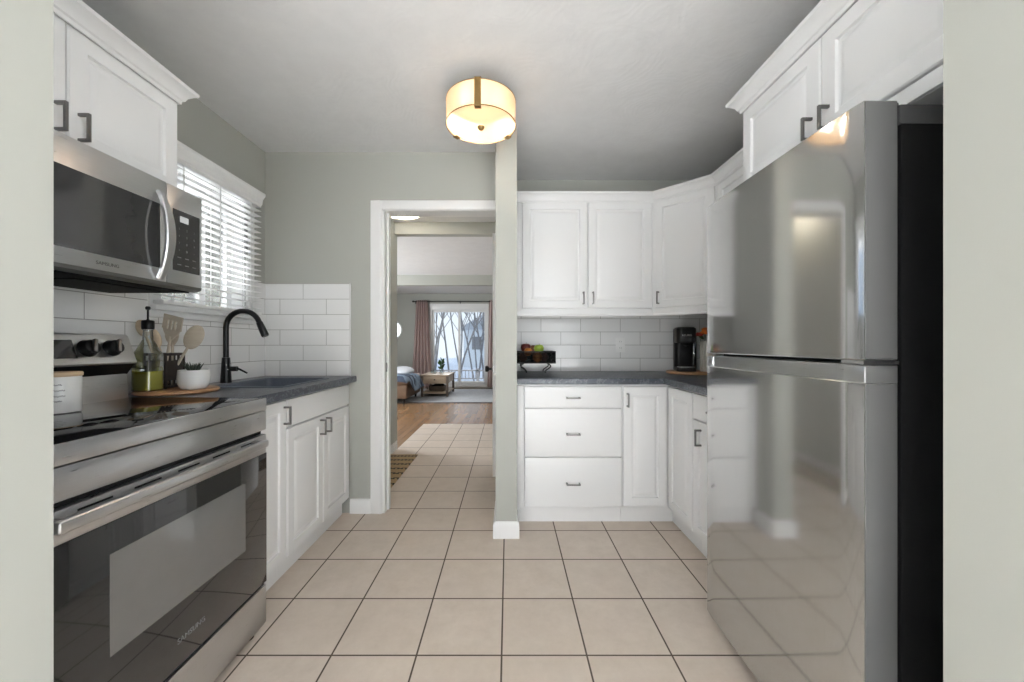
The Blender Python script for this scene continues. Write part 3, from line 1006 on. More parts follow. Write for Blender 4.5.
c = thing('base_cabinet', 'white inside-corner base cabinet with two hinged door panels', 'cabinet', (1.2, 2.6, 0))
FR_ = 1.004
MB().prism([(.708, YB - .003), (.708, FB), (FR_, FB), (FR_, 2.045), (XR - .003, 2.045), (XR - .003, YB - .003)], .1, KT).build('cabinet_box', M_CAB, c)
MB().prism([(.708, FB + .022), (FR_ + .03, FB + .022), (FR_ + .03, 2.045), (FR_ + .045, 2.045), (FR_ + .045, FB + .03), (.708, FB + .03)], 0, .1).build('toe_kick', M_CAB, c)
d = MB(Mb).panel(.712, .983, .110, .852).build('door', M_CAB, c)
pull(Mb, .735, .770, .019, .085, True, d)
Mr = axes((FR_, 0, 0), (0, -1, 0), (-1, 0, 0))
MB(Mr).panel(-2.356, -2.049, .110, .852).build('door', M_CAB, c)

c = thing('base_cabinet', 'white base cabinet with a drawer over a door beside the refrigerator', 'cabinet', (1.3, 1.8, 0))
MB().box(FR_, XR, 1.56, 2.043, .1, KT).build('cabinet_box', M_CAB, c)
MB().box(FR_ + .03, FR_ + .045, 1.56, 2.043, 0, .1).build('toe_kick', M_CAB, c)
d = MB(Mr).slab(-2.039, -1.563, .722, .852).build('drawer', M_CAB, c)
pull(Mr, -1.80, .784, .019, .085, False, d)
d = MB(Mr).panel(-2.039, -1.563, .110, .714).build('door', M_CAB, c)
pull(Mr, -1.95, .635, .019, .085, True, d)

# base cabinets, left
FXL = -1.059
Ml = axes((FXL, 0, 0), (0, 1, 0), (1, 0, 0))
c = thing('base_cabinet', 'narrow white base cabinet between the stove and the sink doors', 'cabinet', (-1.33, 1.65, 0))
MB().box(XL, FXL, 1.505, 1.797, .1, KT).build('cabinet_box', M_CAB, c)
MB().box(FXL - .045, FXL - .03, 1.505, 1.797, 0, .1).build('toe_kick', M_CAB, c)
d = MB(Ml).panel(1.508, 1.794, .110, .852).build('door', M_CAB, c)
pull(Ml, 1.772, .783, .019, .085, True, d)
c = thing('base_cabinet', 'white two-door sink base cabinet under the dark sink', 'cabinet', (-1.33, 2.15, 0))
mb = MB().box(XL + .004, FXL, 1.799, 1.815, .1, KT).box(XL + .004, FXL, 2.484, YD - .016, .1, KT).box(XL + .004, FXL, 1.815, 2.484, .1, .116)
mb.box(FXL - .016, FXL, 1.815, 2.484, .7, KT).box(XL + .004, XL + .014, 1.815, 2.484, .116, .6)
mb.build('cabinet_box', M_CAB, c)
MB().box(FXL - .045, FXL - .03, 1.799, YD - .016, 0, .1).build('toe_kick', M_CAB, c)
MB(Ml).slab(1.803, 2.497, .722, .852).build('drawer_front', M_CAB, c)
for y0, y1, hy in ((1.803, 2.147, 2.114), (2.153, 2.497, 2.183)):
    d = MB(Ml).panel(y0, y1, .110, .714).build('door', M_CAB, c)
    pull(Ml, hy, .655, .019, .085, True, d)

# ------------------------------------------------------------ countertops
SX0, SX1, SY0, SY1 = -1.455, -1.085, 1.83, 2.31      # sink cut-out
CT0, CT1 = .867, .905


def rounded_edge_slab(mb, outer, hole=None):
    t = bmesh.new()
    lo = [t.verts.new((x, y, CT0)) for x, y in outer]
    f = t.faces.new(lo)
    if hole:
        f.normal_update()
    ex = bmesh.ops.extrude_face_region(t, geom=[f])
    bmesh.ops.translate(t, verts=[g for g in ex['geom'] if isinstance(g, bmesh.types.BMVert)], vec=(0, 0, CT1 - CT0))
    bmesh.ops.recalc_face_normals(t, faces=t.faces)
    es = [e for e in t.edges if abs(e.verts[0].co.z - e.verts[1].co.z) < 1e-6]
    bmesh.ops.bevel(t, geom=es, offset=.006, segments=3, profile=.5, affect='EDGES')
    mb.merge(t)


ct = MB()
y0c, y1c, x0c, x1c = 1.4985, YD, XL, -1.0
# four strips round the sink, welded into one slab
ct.box(x0c, SX0, y0c, y1c, CT0, CT1).box(SX0, SX1, y0c, SY0, CT0, CT1).box(SX0, SX1, SY1, y1c, CT0, CT1)
ct.box(SX1, x1c - .008, y0c, y1c, CT0, CT1)
prof = [(0, 0), (.005, .0), (.008, .004), (.008, CT1 - CT0 - .005), (.006, CT1 - CT0 - .001), (.002, CT1 - CT0), (0, CT1 - CT0)]
sweep(ct, [(x1c - .008, y0c), (x1c - .008, y1c)], prof, 0, 1, CT0)
o = ct.build('countertop', M_COUNTER, root=((x0c + x1c) / 2, 2.0, CT0))
tag(o, 'dark slate countertop holding the sink beside the stove', 'countertop')
ct = MB()
rounded_edge_slab(ct, [(.055, YB - .001), (.055, 2.335), (.955, 2.335), (.955, 1.555), (XR, 1.555), (XR, YB - .001)])
o = ct.build('countertop', M_COUNTER, root=(.8, 2.6, CT0))
tag(o, 'dark slate corner countertop under the coffee maker', 'countertop')

# sink
sk = thing('sink', 'dark slate-coloured drop-in sink in the left countertop', 'sink', ((SX0 + SX1) / 2, (SY0 + SY1) / 2, .72))


def rrect(x0, x1, y0, y1, r, z, n=6):
    pts = []
    for cx, cy, a0 in ((x1 - r, y1 - r, 0), (x0 + r, y1 - r, PI / 2), (x0 + r, y0 + r, PI), (x1 - r, y0 + r, PI * 1.5)):
        for i in range(n + 1):
            a = a0 + PI / 2 * i / n
            pts.append((cx + r * math.cos(a), cy + r * math.sin(a), z))
    return pts


def inset(d, r, z):
    return rrect(SX0 + d, SX1 - d, SY0 + d, SY1 - d, r, z)


MB().rings([inset(.004, .03, .80), inset(.004, .03, CT1 + .001), inset(-.012, .042, CT1 + .001), inset(-.014, .044, CT1 + .003), inset(-.010, .042, CT1 + .006), inset(.004, .034, CT1 + .006),
            inset(.010, .03, CT1 + .001), inset(.016, .03, .80), inset(.028, .035, .735), inset(.06, .05, .725), inset(.06, .05, .715), inset(.02, .04, .722), inset(.004, .03, .80)], False, False).build('basin', M_SINK, sk)
MB().prism([p[:2] for p in inset(.058, .05, 0)], .716, .7255).build('basin_floor', M_SINK, sk)
MB().lathe([(0, .728), (.03, .7275), (.04, .729), (.043, .7255), (0, .7255)], ((SX0 + SX1) / 2, (SY0 + SY1) / 2, 0), 28).build('drain', M_STEEL, sk)

# faucet
fx, fy = -1.535, 2.078
fc = thing('faucet', 'tall matte black gooseneck faucet behind the sink', 'faucet', (fx, fy, CT1))
MB().lathe([(0, CT1), (.027, CT1), (.027, CT1 + .004), (.0255, CT1 + .010), (.0225, CT1 + .075), (.019, CT1 + .130), (.0185, CT1 + .136), (.0135, CT1 + .138), (0, CT1 + .138)], (fx, fy, 0), 28).build('body', M_BMATTE, fc)
pts = [(fx, fy, CT1 + .13), (fx, fy, CT1 + .24)]
rad = .090
zc = 1.205
fw = Vector((1, .05, 0)).normalized()
for i in range(0, 15):
    a = PI - (PI * .90) * i / 14
    q = Vector((fx, fy, zc)) + fw * (rad + rad * math.cos(a)) + Vector((0, 0, rad * math.sin(a)))
    pts.append(tuple(q))
MB().tube(pts, .0138, 14).build('spout', M_BMATTE, fc)
pe, pd = Vector(pts[-1]), (Vector(pts[-1]) - Vector(pts[-2])).normalized()
MB().tube([pe - pd * .004, pe + pd * .002, pe + pd * .02, pe + pd * .075, pe + pd * .082], [.013, .0165, .0175, .0195, .017], 18).build('spray_head', M_BMATTE, fc)
hz = CT1 + .075
hv = MB().tube([(fx + .016, fy, hz), (fx + .058, fy + .004, hz)], .0135, 16)
hv.tube([(fx + .052, fy + .004, hz + .004), (fx + .068, fy + .006, hz - .002), (fx + .108, fy + .01, hz - .024)], [.006, .0055, .0045], 10)
hv.build('lever', M_BMATTE, fc)

# ------------------------------------------------------------ stove
st = thing('stove', 'stainless freestanding electric stove with black glass cooktop', 'stove', (-1.27, 1.11, 0))
Y0, Y1 = .738, 1.496
SXF = -.945
MB().box(XL + .03, SXF - .055, Y0 + .002, Y1 - .002, .055, .880).build('body', M_STEEL_D, st)
MB().box(XL + .12, SXF - .003, Y0 + .003, Y1 - .003, .886, .9065, .003).build('cooktop', M_BGLASS, st)
mb = MB()
mb.box(SXF - .012, SXF, Y0, Y1, .857, .905, .004).box(XL + .03, SXF - .05, Y0, Y0 + .004, .86, .904).box(XL + .03, SXF - .05, Y1 - .004, Y1, .86, .904)
mb.build('front_trim', M_STEEL, st)
mb = MB().box(SXF - .055, SXF - .002, Y0, Y1, .781, .854, .003)
mb.build('manifold_panel', M_STEEL, st)
mb = MB(Matrix(((0, 0, 1, 0), (1, 0, 0, 0), (0, 1, 0, 0), (0, 0, 0, 1))))
t = [(Y0 + .085, .796), (Y1 - .085, .796), (Y1 - .085, .840), (Y0 + .085, .840)]
mb.rings([[(y, z, SXF - .0022) for y, z in t], [(y + (.008 if i in (0, 3) else -.008), z + (.006 if i < 2 else -.006), SXF - .0006) for i, (y, z) in enumerate(t)]])
mb.build('raised_panel', M_STEEL, st)
MB().box(SXF - .07, SXF - .02, Y0 + .006, Y1 - .006, .764, .782).build('door_gap_shadow_strip', M_BPLAST, st).name = 'gap_shadow'  # black strip standing in for shade in the gap above the oven door
# door
dr = MB().box(SXF - .05, SXF, Y0 + .002, Y1 - .002, .690, .765, .004).build('oven_door', M_STEEL, st)
MB().box(SXF - .05, SXF + .001, Y0 + .002, Y1 - .002, .190, .692, .002).build('door_glass', M_OVENGL, dr)
MB().box(SXF - .01, SXF + .0018, .905, 1.372, .372, .616).build('oven_window', M_OVENWIN, dr)
for k in range(5):
    yy = Y0 + .10 + k * .128
    MB().box(SXF - .01, SXF + .0008, yy, yy + .075, .748, .753).build('vent_slot', M_BPLAST, dr)
hb = MB().box(SXF + .030, SXF + .050, .762, 1.432, .730, .758, .007, 3)
hb.build('handle', M_STEEL, dr)
for yy in (.764, 1.404):
    MB().box(SXF - .002, SXF + .042, yy, yy + .026, .733, .755, .004).build('handle_post', M_STEEL_D, dr)
lettering('SAMSUNG', face_text((SXF + .0012, 1.140, .262), (0, 1, 0), (1, 0, 0)), .022, M_DIM_INK, dr)
MB().box(SXF - .05, SXF - .008, Y0 + .006, Y1 - .006, .177, .191).build('drawer_gap', M_BPLAST, st)
MB().box(SXF - .055, SXF, Y0 + .002, Y1 - .002, .030, .178, .004).build('storage_drawer', M_STEEL, st)
for xx, yy in ((SXF - .06, Y1 - .06), (SXF - .06, Y0 + .03), (XL + .08, Y1 - .06), (XL + .08, Y0 + .03)):
    MB().lathe([(0, 0), (.018, 0), (.018, .012), (.010, .016), (.010, .056), (0, .056)], (xx + .02, yy + .012, 0), 16).build('foot', M_BPLAST, st)
# backguard: sloped control console on a riser
Myz = Matrix(((1, 0, 0, 0), (0, 0, 1, 0), (0, 1, 0, 0), (0, 0, 0, 1)))   # prism (x, z) extruded along y
mb = MB(Myz)
mb.prism([(XL + .03, .885), (XL + .135, .885), (XL + .125, 1.0), (XL + .03, 1.0)], Y0 + .01, Y1 - .012, .006)
mb.build('riser', M_STEEL, st)
mb = MB(Myz)
mb.prism([(XL + .03, .998), (XL + .115, .998), (XL + .148, 1.042), (XL + .03, 1.042)], Y0 + .004, Y1 - .004)
mb.build('console_underside', M_BPLAST, st)
cs = MB(Myz)
cs.prism([(XL + .03, 1.040), (XL + .150, 1.040), (XL + .152, 1.046), (XL + .116, 1.146), (XL + .108, 1.152), (XL + .03, 1.152)], Y0, Y1, .003)
co = cs.build('control_console', M_STEEL, st)
nx = Vector((.100, 0, .036)).normalized()
upv = Vector((-.036, 0, .100)).normalized()


def on_console(y, s, out=0.0):
    return Vector((XL + .152, y, 1.046)) + upv * s + nx * out


Mc = Matrix(((0, upv.x, nx.x, XL + .152), (1, 0, 0, 0), (0, upv.z, nx.z, 1.046), (0, 0, 0, 1)))   # local: x along wall, y up slope, z out
MB(Mc).box(.945, 1.295, .022, .088, -.003, .0012).build('display_panel', M_BGLASS, co)
for y in (.79, .873, 1.333, 1.416):
    kb = MB(Mc @ Matrix.Translation((y, .056, 0)))
    kb.lathe([(0, 0), (.030, 0), (.031, .004), (.027, .010), (.025, .024), (.022, .027), (0, .027)], n=28)
    kn = kb.build('knob', M_BPLAST, co)
    gb = MB(Mc @ Matrix.Translation((y, .056, 0)) @ Matrix.Rotation(-.35, 4, 'Z'))
    gb.box(-.006, .006, -.026, .026, .024, .037, .003)
    gb.build('knob_grip', M_STEEL_D, kn)
    MB(Mc @ Matrix.Translation((y - .045, .086, 0))).lathe([(0, 0), (.003, 0), (.003, .001), (0, .001)], n=10).build('knob_mark', M_GREY_INK, co)

# ------------------------------------------------------------ microwave
mw = thing('microwave', 'stainless over-the-range microwave with curved handle', 'microwave', (-1.40, 1.12, 1.315))
MX = -1.20
MB().box(XL + .002, MX - .03, Y0 + .004, 1.496, 1.322, 1.682).build('case', M_STEEL_D, mw)
mb = MB().box(XL + .06, MX - .035, Y0 + .02, 1.48, 1.312, 1.323, .002)
mb.build('underside', M_SOOT, mw)
for k in range(2):
    MB().box(XL + .16, MX - .09, Y0 + .06 + .34 * k, Y0 + .34 + .34 * k, 1.308, 1.313).build('grease_filter', M_SOOT, mw)
MB(Myz).prism([(MX - .032, 1.316), (MX - .004, 1.322), (MX - .002, 1.334), (MX - .032, 1.334)], Y0 + .004, 1.498).build('bottom_trim', M_STEEL_D, mw)
dr = MB().box(MX - .03, MX, Y0 + .004, 1.343, 1.332, 1.684, .004).build('door', M_STEEL, mw)
MB().box(MX - .01, MX + .0012, Y0 + .03, 1.316, 1.377, 1.598).build('door_glass', M_MWGLASS, dr)
MB().box(MX - .01, MX + .0018, Y0 + .10, 1.215, 1.400, 1.575).build('door_window', M_MWGLASS, dr)
hp = []
for i in range(17):
    t = i / 16
    b = math.sin(PI * t)
    hp.append((MX + .004 + .032 * b ** .75, 1.312 + .006 * b, 1.340 + .300 * t))
rl = []
for i, p in enumerate(hp):
    q0, q1 = Vector(hp[max(0, i - 1)]), Vector(hp[min(16, i + 1)])
    dz_ = (q1 - q0).normalized()
    nn = Vector((dz_.z, 0, -dz_.x)).normalized()
    wy, tk = .011 + .007 * math.sin(PI * i / 16), .0055
    rl.append([tuple(Vector(p) + nn * a + Vector((0, b, 0))) for a, b in ((-tk, -wy), (tk * .5, -wy), (tk, -wy + .004), (tk, wy - .004), (tk * .5, wy), (-tk, wy))])
mb = MB().rings(rl)
mb.build('handle', M_STEEL, dr)
lettering('SAMSUNG', face_text((MX + .0004, 1.145, 1.353), (0, 1, 0), (1, 0, 0)), .0145, M_DIM_INK, dr)
pn = MB().box(MX - .03, MX, 1.3445, 1.498, 1.332, 1.684, .004).build('control_panel', M_STEEL, mw)
MB().box(MX - .01, MX + .0012, 1.366, 1.484, 1.381, 1.602).build('keypad', M_MWGLASS, pn)
MB().box(MX - .01, MX + .0018, 1.395, 1.432, 1.561, 1.583).build('display', M_DISPLAY, pn)
for i in range(6):
    for j in range(3):
        lettering(['1', '2', '3', '4', '5', '6', '7', '8', '9', '+', '0', '-', '', '', '', '', '', ''][i * 3 + j] or '==', face_text((MX + .0014, 1.392 + j * .033, 1.535 - i * .026), (0, 1, 0), (1, 0, 0)), .011, M_DIM_INK, pn, 'key_legend') if i < 4 else \
            MB().box(MX, MX + .0017, 1.384 + j * .033, 1.400 + j * .033, 1.533 - i * .026, 1.536 - i * .026).build('key_legend', M_DIM_INK, pn)

# ------------------------------------------------------------ refrigerator
fr = thing('refrigerator', 'tall stainless top-freezer refrigerator with charcoal sides', 'refrigerator', (1.2, 1.197, 0))
FY0, FY1 = .858, 1.536
FX0 = .80
MB().box(.888, 1.56, FY0 + .004, FY1 - .004, .03, 1.62, .004).build('cabinet_body', M_SIDE, fr)
MB().box(.880, 1.56, FY0, FY1, 1.612, 1.655, .004).build('top_cap', M_SIDECAP, fr)
MB().box(.860, .892, FY0 + .012, FY1 - .012, .06, 1.64).build('door_gasket', M_BPLAST, fr)


def door_section(x_front, x_back, bulge=.007, n=60):
    pts = []
    for i in range(n + 1):
        t = i / n
        y = FY0 + (FY1 - FY0) * t
        s = abs(2 * t - 1)
        pts.append((x_front - bulge * (.3 * (1 - s * s) + .7 * (1 - max(0.0, (s - .84) / .16) ** 2.2)), y))
    pts.append((x_back, FY1))
    pts.append((x_back, FY0))
    return pts


fd = MB().prism(door_section(FX0, .874), 1.078, 1.663, .003).build('freezer_door', M_FRIDGE, fr, smooth=12)
for zz0, zz1, dd in ((1.082, 1.659, fd),):
    MB().box(FX0 + .003, .873, FY0 - .0008, FY0 + .004, zz0, zz1).build('door_edge', M_EDGE, dd)
ld = MB().prism(door_section(FX0, .874), .045, 1.028, .003).build('fridge_door', M_FRIDGE, fr, smooth=12)
MB().box(FX0 + .003, .873, FY0 - .0008, FY0 + .004, .049, 1.024).build('door_edge', M_EDGE, ld)
MB().box(FX0 + .003, .873, FY0 - .0012, FY0 + .004, 1.0268, 1.0655).build('door_edge', M_EDGE, ld)
mb = MB().prism(door_section(FX0 + .010, .874, .007), 1.026, 1.068, .002)
mb.build('handle_recess', M_STEEL, ld, smooth=12)
for y0, y1 in ((FY0, FY0 + .055), (FY1 - .04, FY1)):
    MB().box(FX0 + .0005, .874, y0, y1, 1.026, 1.066, .003).build('recess_end', M_STEEL, ld)
MB().box(.80, .88, FY0 + .002, FY0 + .06, 1.069, 1.077).build('hinge', M_STEEL, fr)
MB().box(.835, .90, FY0 + .02, FY0 + .07, 1.656, 1.672, .004).build('hinge_cover', M_SIDECAP, fr)
for xx, yy in ((.92, FY0 + .03), (.92, FY1 - .06), (1.5, FY0 + .03), (1.5, FY1 - .06)):
    MB().lathe([(0, 0), (.02, 0), (.02, .02), (.012, .032), (0, .032)], (xx, yy + .015, 0), 16).build('foot', M_BPLAST, fr)

# ------------------------------------------------------------ stove and left counter items
cx, cy, cz = -1.382, 1.172, .907
cn = thing('canister', 'white ceramic canister with a wooden lid on the cooktop', 'canister', (cx, cy, cz))
MB().lathe([(0, 0), (.049, 0), (.051, .004), (.051, .106), (.049, .110), (.045, .110), (.045, .008), (0, .008)], (cx, cy, cz), 40).build('jar', M_WHITE_CER, cn)
MB().lathe([(0, .109), (.052, .109), (.0535, .111), (.0535, .119), (.051, .122), (0, .122)], (cx, cy, cz), 40).build('lid', M_WOOD_LIGHT, cn)
# four short lines of script on the jar's side
for ln, (tw, tz) in enumerate(((.030, .085), (.042, .068), (.044, .051), (.030, .036))):
    a0 = math.radians(-60) - tw / .102 + .2
    pts = []
    for i in range(25):
        a = a0 + tw / .051 * i / 24
        pts.append((cx + .0514 * math.cos(a), cy + .0514 * math.sin(a), cz + tz + .0026 * math.sin(i * 2.1 + ln) + .0008 * math.sin(i * .7)))
    MB().tube(pts, .0008, 5).build('script_line', M_GREY_INK, cn)

bc = (-1.437, 1.664)
bd = MB().lathe([(0, 0), (.140, 0), (.146, .004), (.146, .011), (.142, .015), (0, .015)], (*bc, CT1 + .0005), 56)
o = bd.build('serving_board', M_WOOD_BOARD, root=(*bc, CT1))
tag(o, 'round wooden board carrying the oil bottle and utensils', 'serving board')
BT = CT1 + .0158

ox, oy = -1.492, 1.582
ob = thing('oil_bottle', 'clear glass oil bottle half full with a black pourer', 'bottle', (ox, oy, BT))
W = .039


def sq(w, z, r):
    return [(ox + x, oy + y, BT + z) for x, y, _ in rrect(-w, w, -w, w, r, 0, 4)]


MB().rings([sq(W - .004, 0, .012), sq(W, .004, .014), sq(W, .150, .014), sq(W - .008, .172, .02), sq(.022, .198, .016), sq(.017, .212, .0165), sq(.0155, .25, .015), sq(.018, .252, .0175), sq(.018, .262, .0175)]).build('bottle_glass', M_BOTTLE, ob, smooth=45)
MB().rings([sq(W - .006, .005, .012), sq(W - .004, .008, .012), sq(W - .004, .082, .012)]).build('oil', M_OIL, ob)
mb = MB().lathe([(0, .255), (.020, .255), (.021, .262), (.021, .288), (.018, .292), (.006, .294), (.0035, .298), (.0035, .335), (.008, .337), (.009, .345), (.006, .350), (0, .350)], (ox, oy, BT), 20)
mb.build('pourer', M_BPLAST, ob)

ux, uy = -1.522, 1.690
ud = thing('utensil_holder', 'dark carved square holder filled with wooden utensils', 'utensil holder', (ux, uy, BT))
H = .155
W2 = .046
for sx in (-1, 1):
    for sy in (-1, 1):
        MB().box(ux + sx * W2 - .005, ux + sx * W2 + .005, uy + sy * W2 - .005, uy + sy * W2 + .005, BT, BT + H, .002).build('post', M_CADDY, ud)
mb = MB()
for sgn in (-1, 1):
    mb.box(ux + sgn * W2 - .003, ux + sgn * W2 + .003, uy - W2, uy + W2, BT + .035, BT + .122).box(ux - W2, ux + W2, uy + sgn * W2 - .003, uy + sgn * W2 + .003, BT + .035, BT + .122)
    for za, zb in ((.143, .155), (.004, .016)):
        mb.box(ux + sgn * W2 - .005, ux + sgn * W2 + .005, uy - W2 - .004, uy + W2 + .004, BT + za, BT + zb, .002).box(ux - W2 - .004, ux + W2 + .004, uy + sgn * W2 - .005, uy + sgn * W2 + .005, BT + za, BT + zb, .002)
    for q in range(3):
        for fa, fb in ((.016, .035), (.122, .143)):
            off = -.022 + q * .022
            mb.box(ux + sgn * W2 - .002, ux + sgn * W2 + .002, uy + off - .003, uy + off + .003, BT + fa, BT + fb).box(ux + off - .003, ux + off + .003, uy + sgn * W2 - .002, uy + sgn * W2 + .002, BT + fa, BT + fb)
mb.box(ux - W2, ux + W2, uy - W2, uy + W2, BT + .004, BT + .009)
mb.build('lattice', M_CADDY, ud)


def utensil(name, label, base, tip, head, m, twist=0.0, group='wooden utensils in the dark holder'):
    """handle from base to tip, with a flat head past the tip; head = list of (along, half width)"""
    base, tip = Vector(base), Vector(tip)
    d = (tip - base).normalized()
    side = Vector((math.cos(twist), math.sin(twist), 0))
    side = (side - d * side.dot(d)).normalized()
    nrm = d.cross(side)
    Mx = Matrix(((side.x, nrm.x, d.x, tip.x), (side.y, nrm.y, d.y, tip.y), (side.z, nrm.z, d.z, tip.z), (0, 0, 0, 1)))
    L = (tip - base).length
    mb = MB(Mx)
    mb.tube([(0, 0, -L), (0, 0, -L * .5), (0, 0, .012)], [.0055, .006, .005], 10)
    if head[0] == 'spoon':
        _, w, h = head
        mb.ball((0, 0, h), 1.0, w, .007, h, 20, 12)
    else:
        _, w, h = head
        out = [(-.009, 0), (.009, 0), (w * .8, h * .3), (w, h * .55), (w, h), (-w, h), (-w, h * .55), (-w * .8, h * .3)]
        if head[0] == 'slotted':
            # slotted blade: lower web, top bar and four fingers
            t = .0025
            mb.prism([(-.009, 0), (.009, 0), (w * .8, h * .3), (w * .9, h * .42), (-w * .9, h * .42), (-w * .8, h * .3)], -t, t, M2=Matrix(((1, 0, 0, 0), (0, 0, 1, 0), (0, 1, 0, 0), (0, 0, 0, 1))))
            sl = w * .085
            edges = [-w, -w * .42 - sl, -w * .42 + sl, -sl, sl, w * .42 - sl, w * .42 + sl, w]
            for k in range(4):
                mb.box(edges[2 * k], edges[2 * k + 1], -t, t, h * .41, h * .80)
            mb.box(-w, w, -t, t, h * .79, h)
        else:
            mb.prism(out, -.0025, .0025, M2=Matrix(((1, 0, 0, 0), (0, 0, 1, 0), (0, 1, 0, 0), (0, 0, 0, 1))))
    o = mb.build(name, m, root=base)
    return tag(o, label, 'utensil', group)


zb = BT + .011
utensil('slotted_spatula', 'slotted wooden spatula standing highest in the dark holder', (ux + .010, uy - .020, zb), (-1.466, uy - .034, 1.135), ('slotted', .045, .105), M_WOOD_SPAT, -.1)
utensil('wooden_spoon', 'large oval wooden spoon leaning right behind the slotted spatula', (ux - .006, uy + .012, zb), (-1.437, uy + .020, 1.095), ('spoon', .040, .058), M_WOOD_SPAT, .1)
utensil('wooden_spoon', 'wooden spoon leaning left behind the bottle neck, leftmost of the utensils', (ux + .012, uy - .004, zb), (-1.548, 1.634, 1.145), ('spoon', .024, .038), M_WOOD_UT, .3)
utensil('wooden_spoon', 'narrow wooden spoon between the bottle neck and the slotted spatula', (ux + .008, uy + .024, zb), (-1.525, 1.668, 1.100), ('spoon', .020, .042), M_WOOD_UT, .2)
utensil('wooden_turner', 'flat wooden turner half hidden behind the slotted spatula', (ux + .018, uy + .028, zb), (-1.512, uy + .030, 1.110), ('flat', .030, .070), M_WOOD_SPAT, 0)

px_, py_ = -1.362, 1.655
pt = thing('potted_succulent', 'dark spiky succulent in a small white bowl-shaped pot', 'potted plant', (px_, py_, BT))
MB().lathe([(0, 0), (.040, 0), (.048, .007), (.056, .025), (.058, .047), (.055, .080), (.0535, .083), (.051, .081), (.051, .068), (0, .068)], (px_, py_, BT), 40).build('pot', M_WHITE_CER, pt)
MB().lathe([(0, .070), (.0505, .069), (.0505, .067), (0, .067)], (px_, py_, BT), 24).build('soil', M_SOIL, pt)
mb = MB()
for k in range(22):
    a = k * 2.4
    tl = .35 + .5 * (k / 22)
    l = .040 + .016 * random.random()
    b = Vector((px_ + .006 * math.cos(a), py_ + .006 * math.sin(a), BT + .067))
    dirv = Vector((math.cos(a) * tl, math.sin(a) * tl, 1)).normalized()
    mb.tube([b, b + dirv * l * .5, b + dirv * l + Vector((0, 0, .004))], [.004, .0042, .0006], 6)
mb.build('leaves', M_SUCC, pt)

# ------------------------------------------------------------ right counter items
kx, ky = 1.29, 2.70
o = MB().lathe([(0, 0), (.158, 0), (.165, .005), (.165, .014), (.160, .019), (0, .019)], (kx, ky, CT1 + .0005), 48, sx=1.0, sy=.9).build('serving_board', M_WOOD_BOARD, root=(kx, ky, CT1))
tag(o, 'round wooden board under the coffee maker', 'serving board')
KB = CT1 + .0198
cmx, cmy = 1.247, 2.70
cm = thing('coffee_maker', 'black single-serve coffee maker on the round board in the corner', 'coffee maker', (cmx, cmy, KB))
Mk = Matrix.Translation((cmx, cmy, KB)) @ Matrix.Rotation(math.radians(-14), 4, 'Z')
w_ = .062


def rr(x0, x1, y0, y1, r):
    return [p[:2] for p in rrect(x0, x1, y0, y1, r, 0, 5)]


MB(Mk).prism(rr(-w_, w_, -.085, .10, .03), 0, .028, .004).build('base', M_BPLAST, cm)
MB(Mk).prism(rr(-w_, w_, .005, .10, .03), .026, .275, .004).build('column', M_BPLAST, cm)
MB(Mk).prism(rr(-w_ - .002, w_ + .002, -.080, .102, .034), .198, .302, .008).build('brew_head', M_BPLAST, cm)
MB(Mk).prism(rr(-w_ + .006, w_ - .006, -.070, .095, .03), .302, .308, .003).build('lid', M_SIDECAP, cm)
MB(Mk).prism(rr(-w_ + .008, w_ - .008, -.080, -.005, .026), .028, .033, .002).build('drip_tray', M_STEEL, cm)
MB(Mk).lathe([(0, .175), (.018, .178), (.021, .198), (0, .198)], (0, -.035, 0), 20).build('nozzle', M_BPLAST, cm)
MB(Mk).box(w_ - .004, w_ + .022, .02, .095, .01, .27, .008).build('water_tank', thin_glass('smoky_tank', (.35, .37, .40), .3), cm)
lettering('KEURIG', Mk @ face_text((0, -.0808, .250), (1, 0, 0), (0, -1, 0)), .018, M_PALE_INK, cm)

vx, vy = 1.382, 2.665
vs = thing('flower_vase', 'cream ribbed vase of orange flowers beside the coffee maker', 'vase', (vx, vy, KB))
mb = MB()
rl = []
for z, r in ((0, .036), (.004, .038), (.14, .040), (.205, .037), (.21, .036)):
    rl.append([(vx + (r + .0018 * math.cos(12 * a)) * math.cos(a), vy + (r + .0018 * math.cos(12 * a)) * math.sin(a), KB + z) for a in [2 * PI * i / 96 for i in range(96)]])
for z, r in ((.208, .032), (.02, .032)):
    rl.append([(vx + r * math.cos(a), vy + r * math.sin(a), KB + z) for a in [2 * PI * i / 96 for i in range(96)]])
mb.rings(rl)
mb.build('vase_body', M_VASE, vs)
mb = MB()
heads = []
for k, (dx, dy, dz) in enumerate(((-.025, -.02, .262), (.022, -.025, .268), (.0, .01, .285), (-.05, .0, .25))):
    b = Vector((vx, vy, KB + .05))
    e = Vector((vx + dx, vy + dy, KB + dz))
    mb.tube([b, b.lerp(e, .6) + Vector((0, 0, .01)), e], .002, 6)
    heads.append(e)
mb.build('stems', M_LEAF, vs)
for k, e in enumerate(heads):
    mb = MB(Matrix.Translation(e))
    for ring, (n, tl, l) in enumerate(((10, 1.5, .026), (8, .8, .022), (5, .3, .017))):
        for i in range(n):
            a = 2 * PI * i / n + ring
            M2 = Matrix.Rotation(a, 4, 'Z') @ Matrix.Rotation(tl * .8, 4, 'Y')
            mb.ball((0, 0, l * .55), 1, .009, .003, l * .6, 8, 6, M2=M2)
    mb.build('blossom', M_PETAL_O if k != 3 else M_PETAL_R, vs)
mb = MB()
for k in range(5):
    a = -1.2 + k * .8
    M2 = Matrix.Translation((vx + .02 * math.cos(a), vy + .02 * math.sin(a), KB + .225)) @ Matrix.Rotation(a, 4, 'Z') @ Matrix.Rotation(.9, 4, 'Y')
    mb.ball((0, 0, .03), 1, .012, .002, .032, 8, 6, M2=M2)
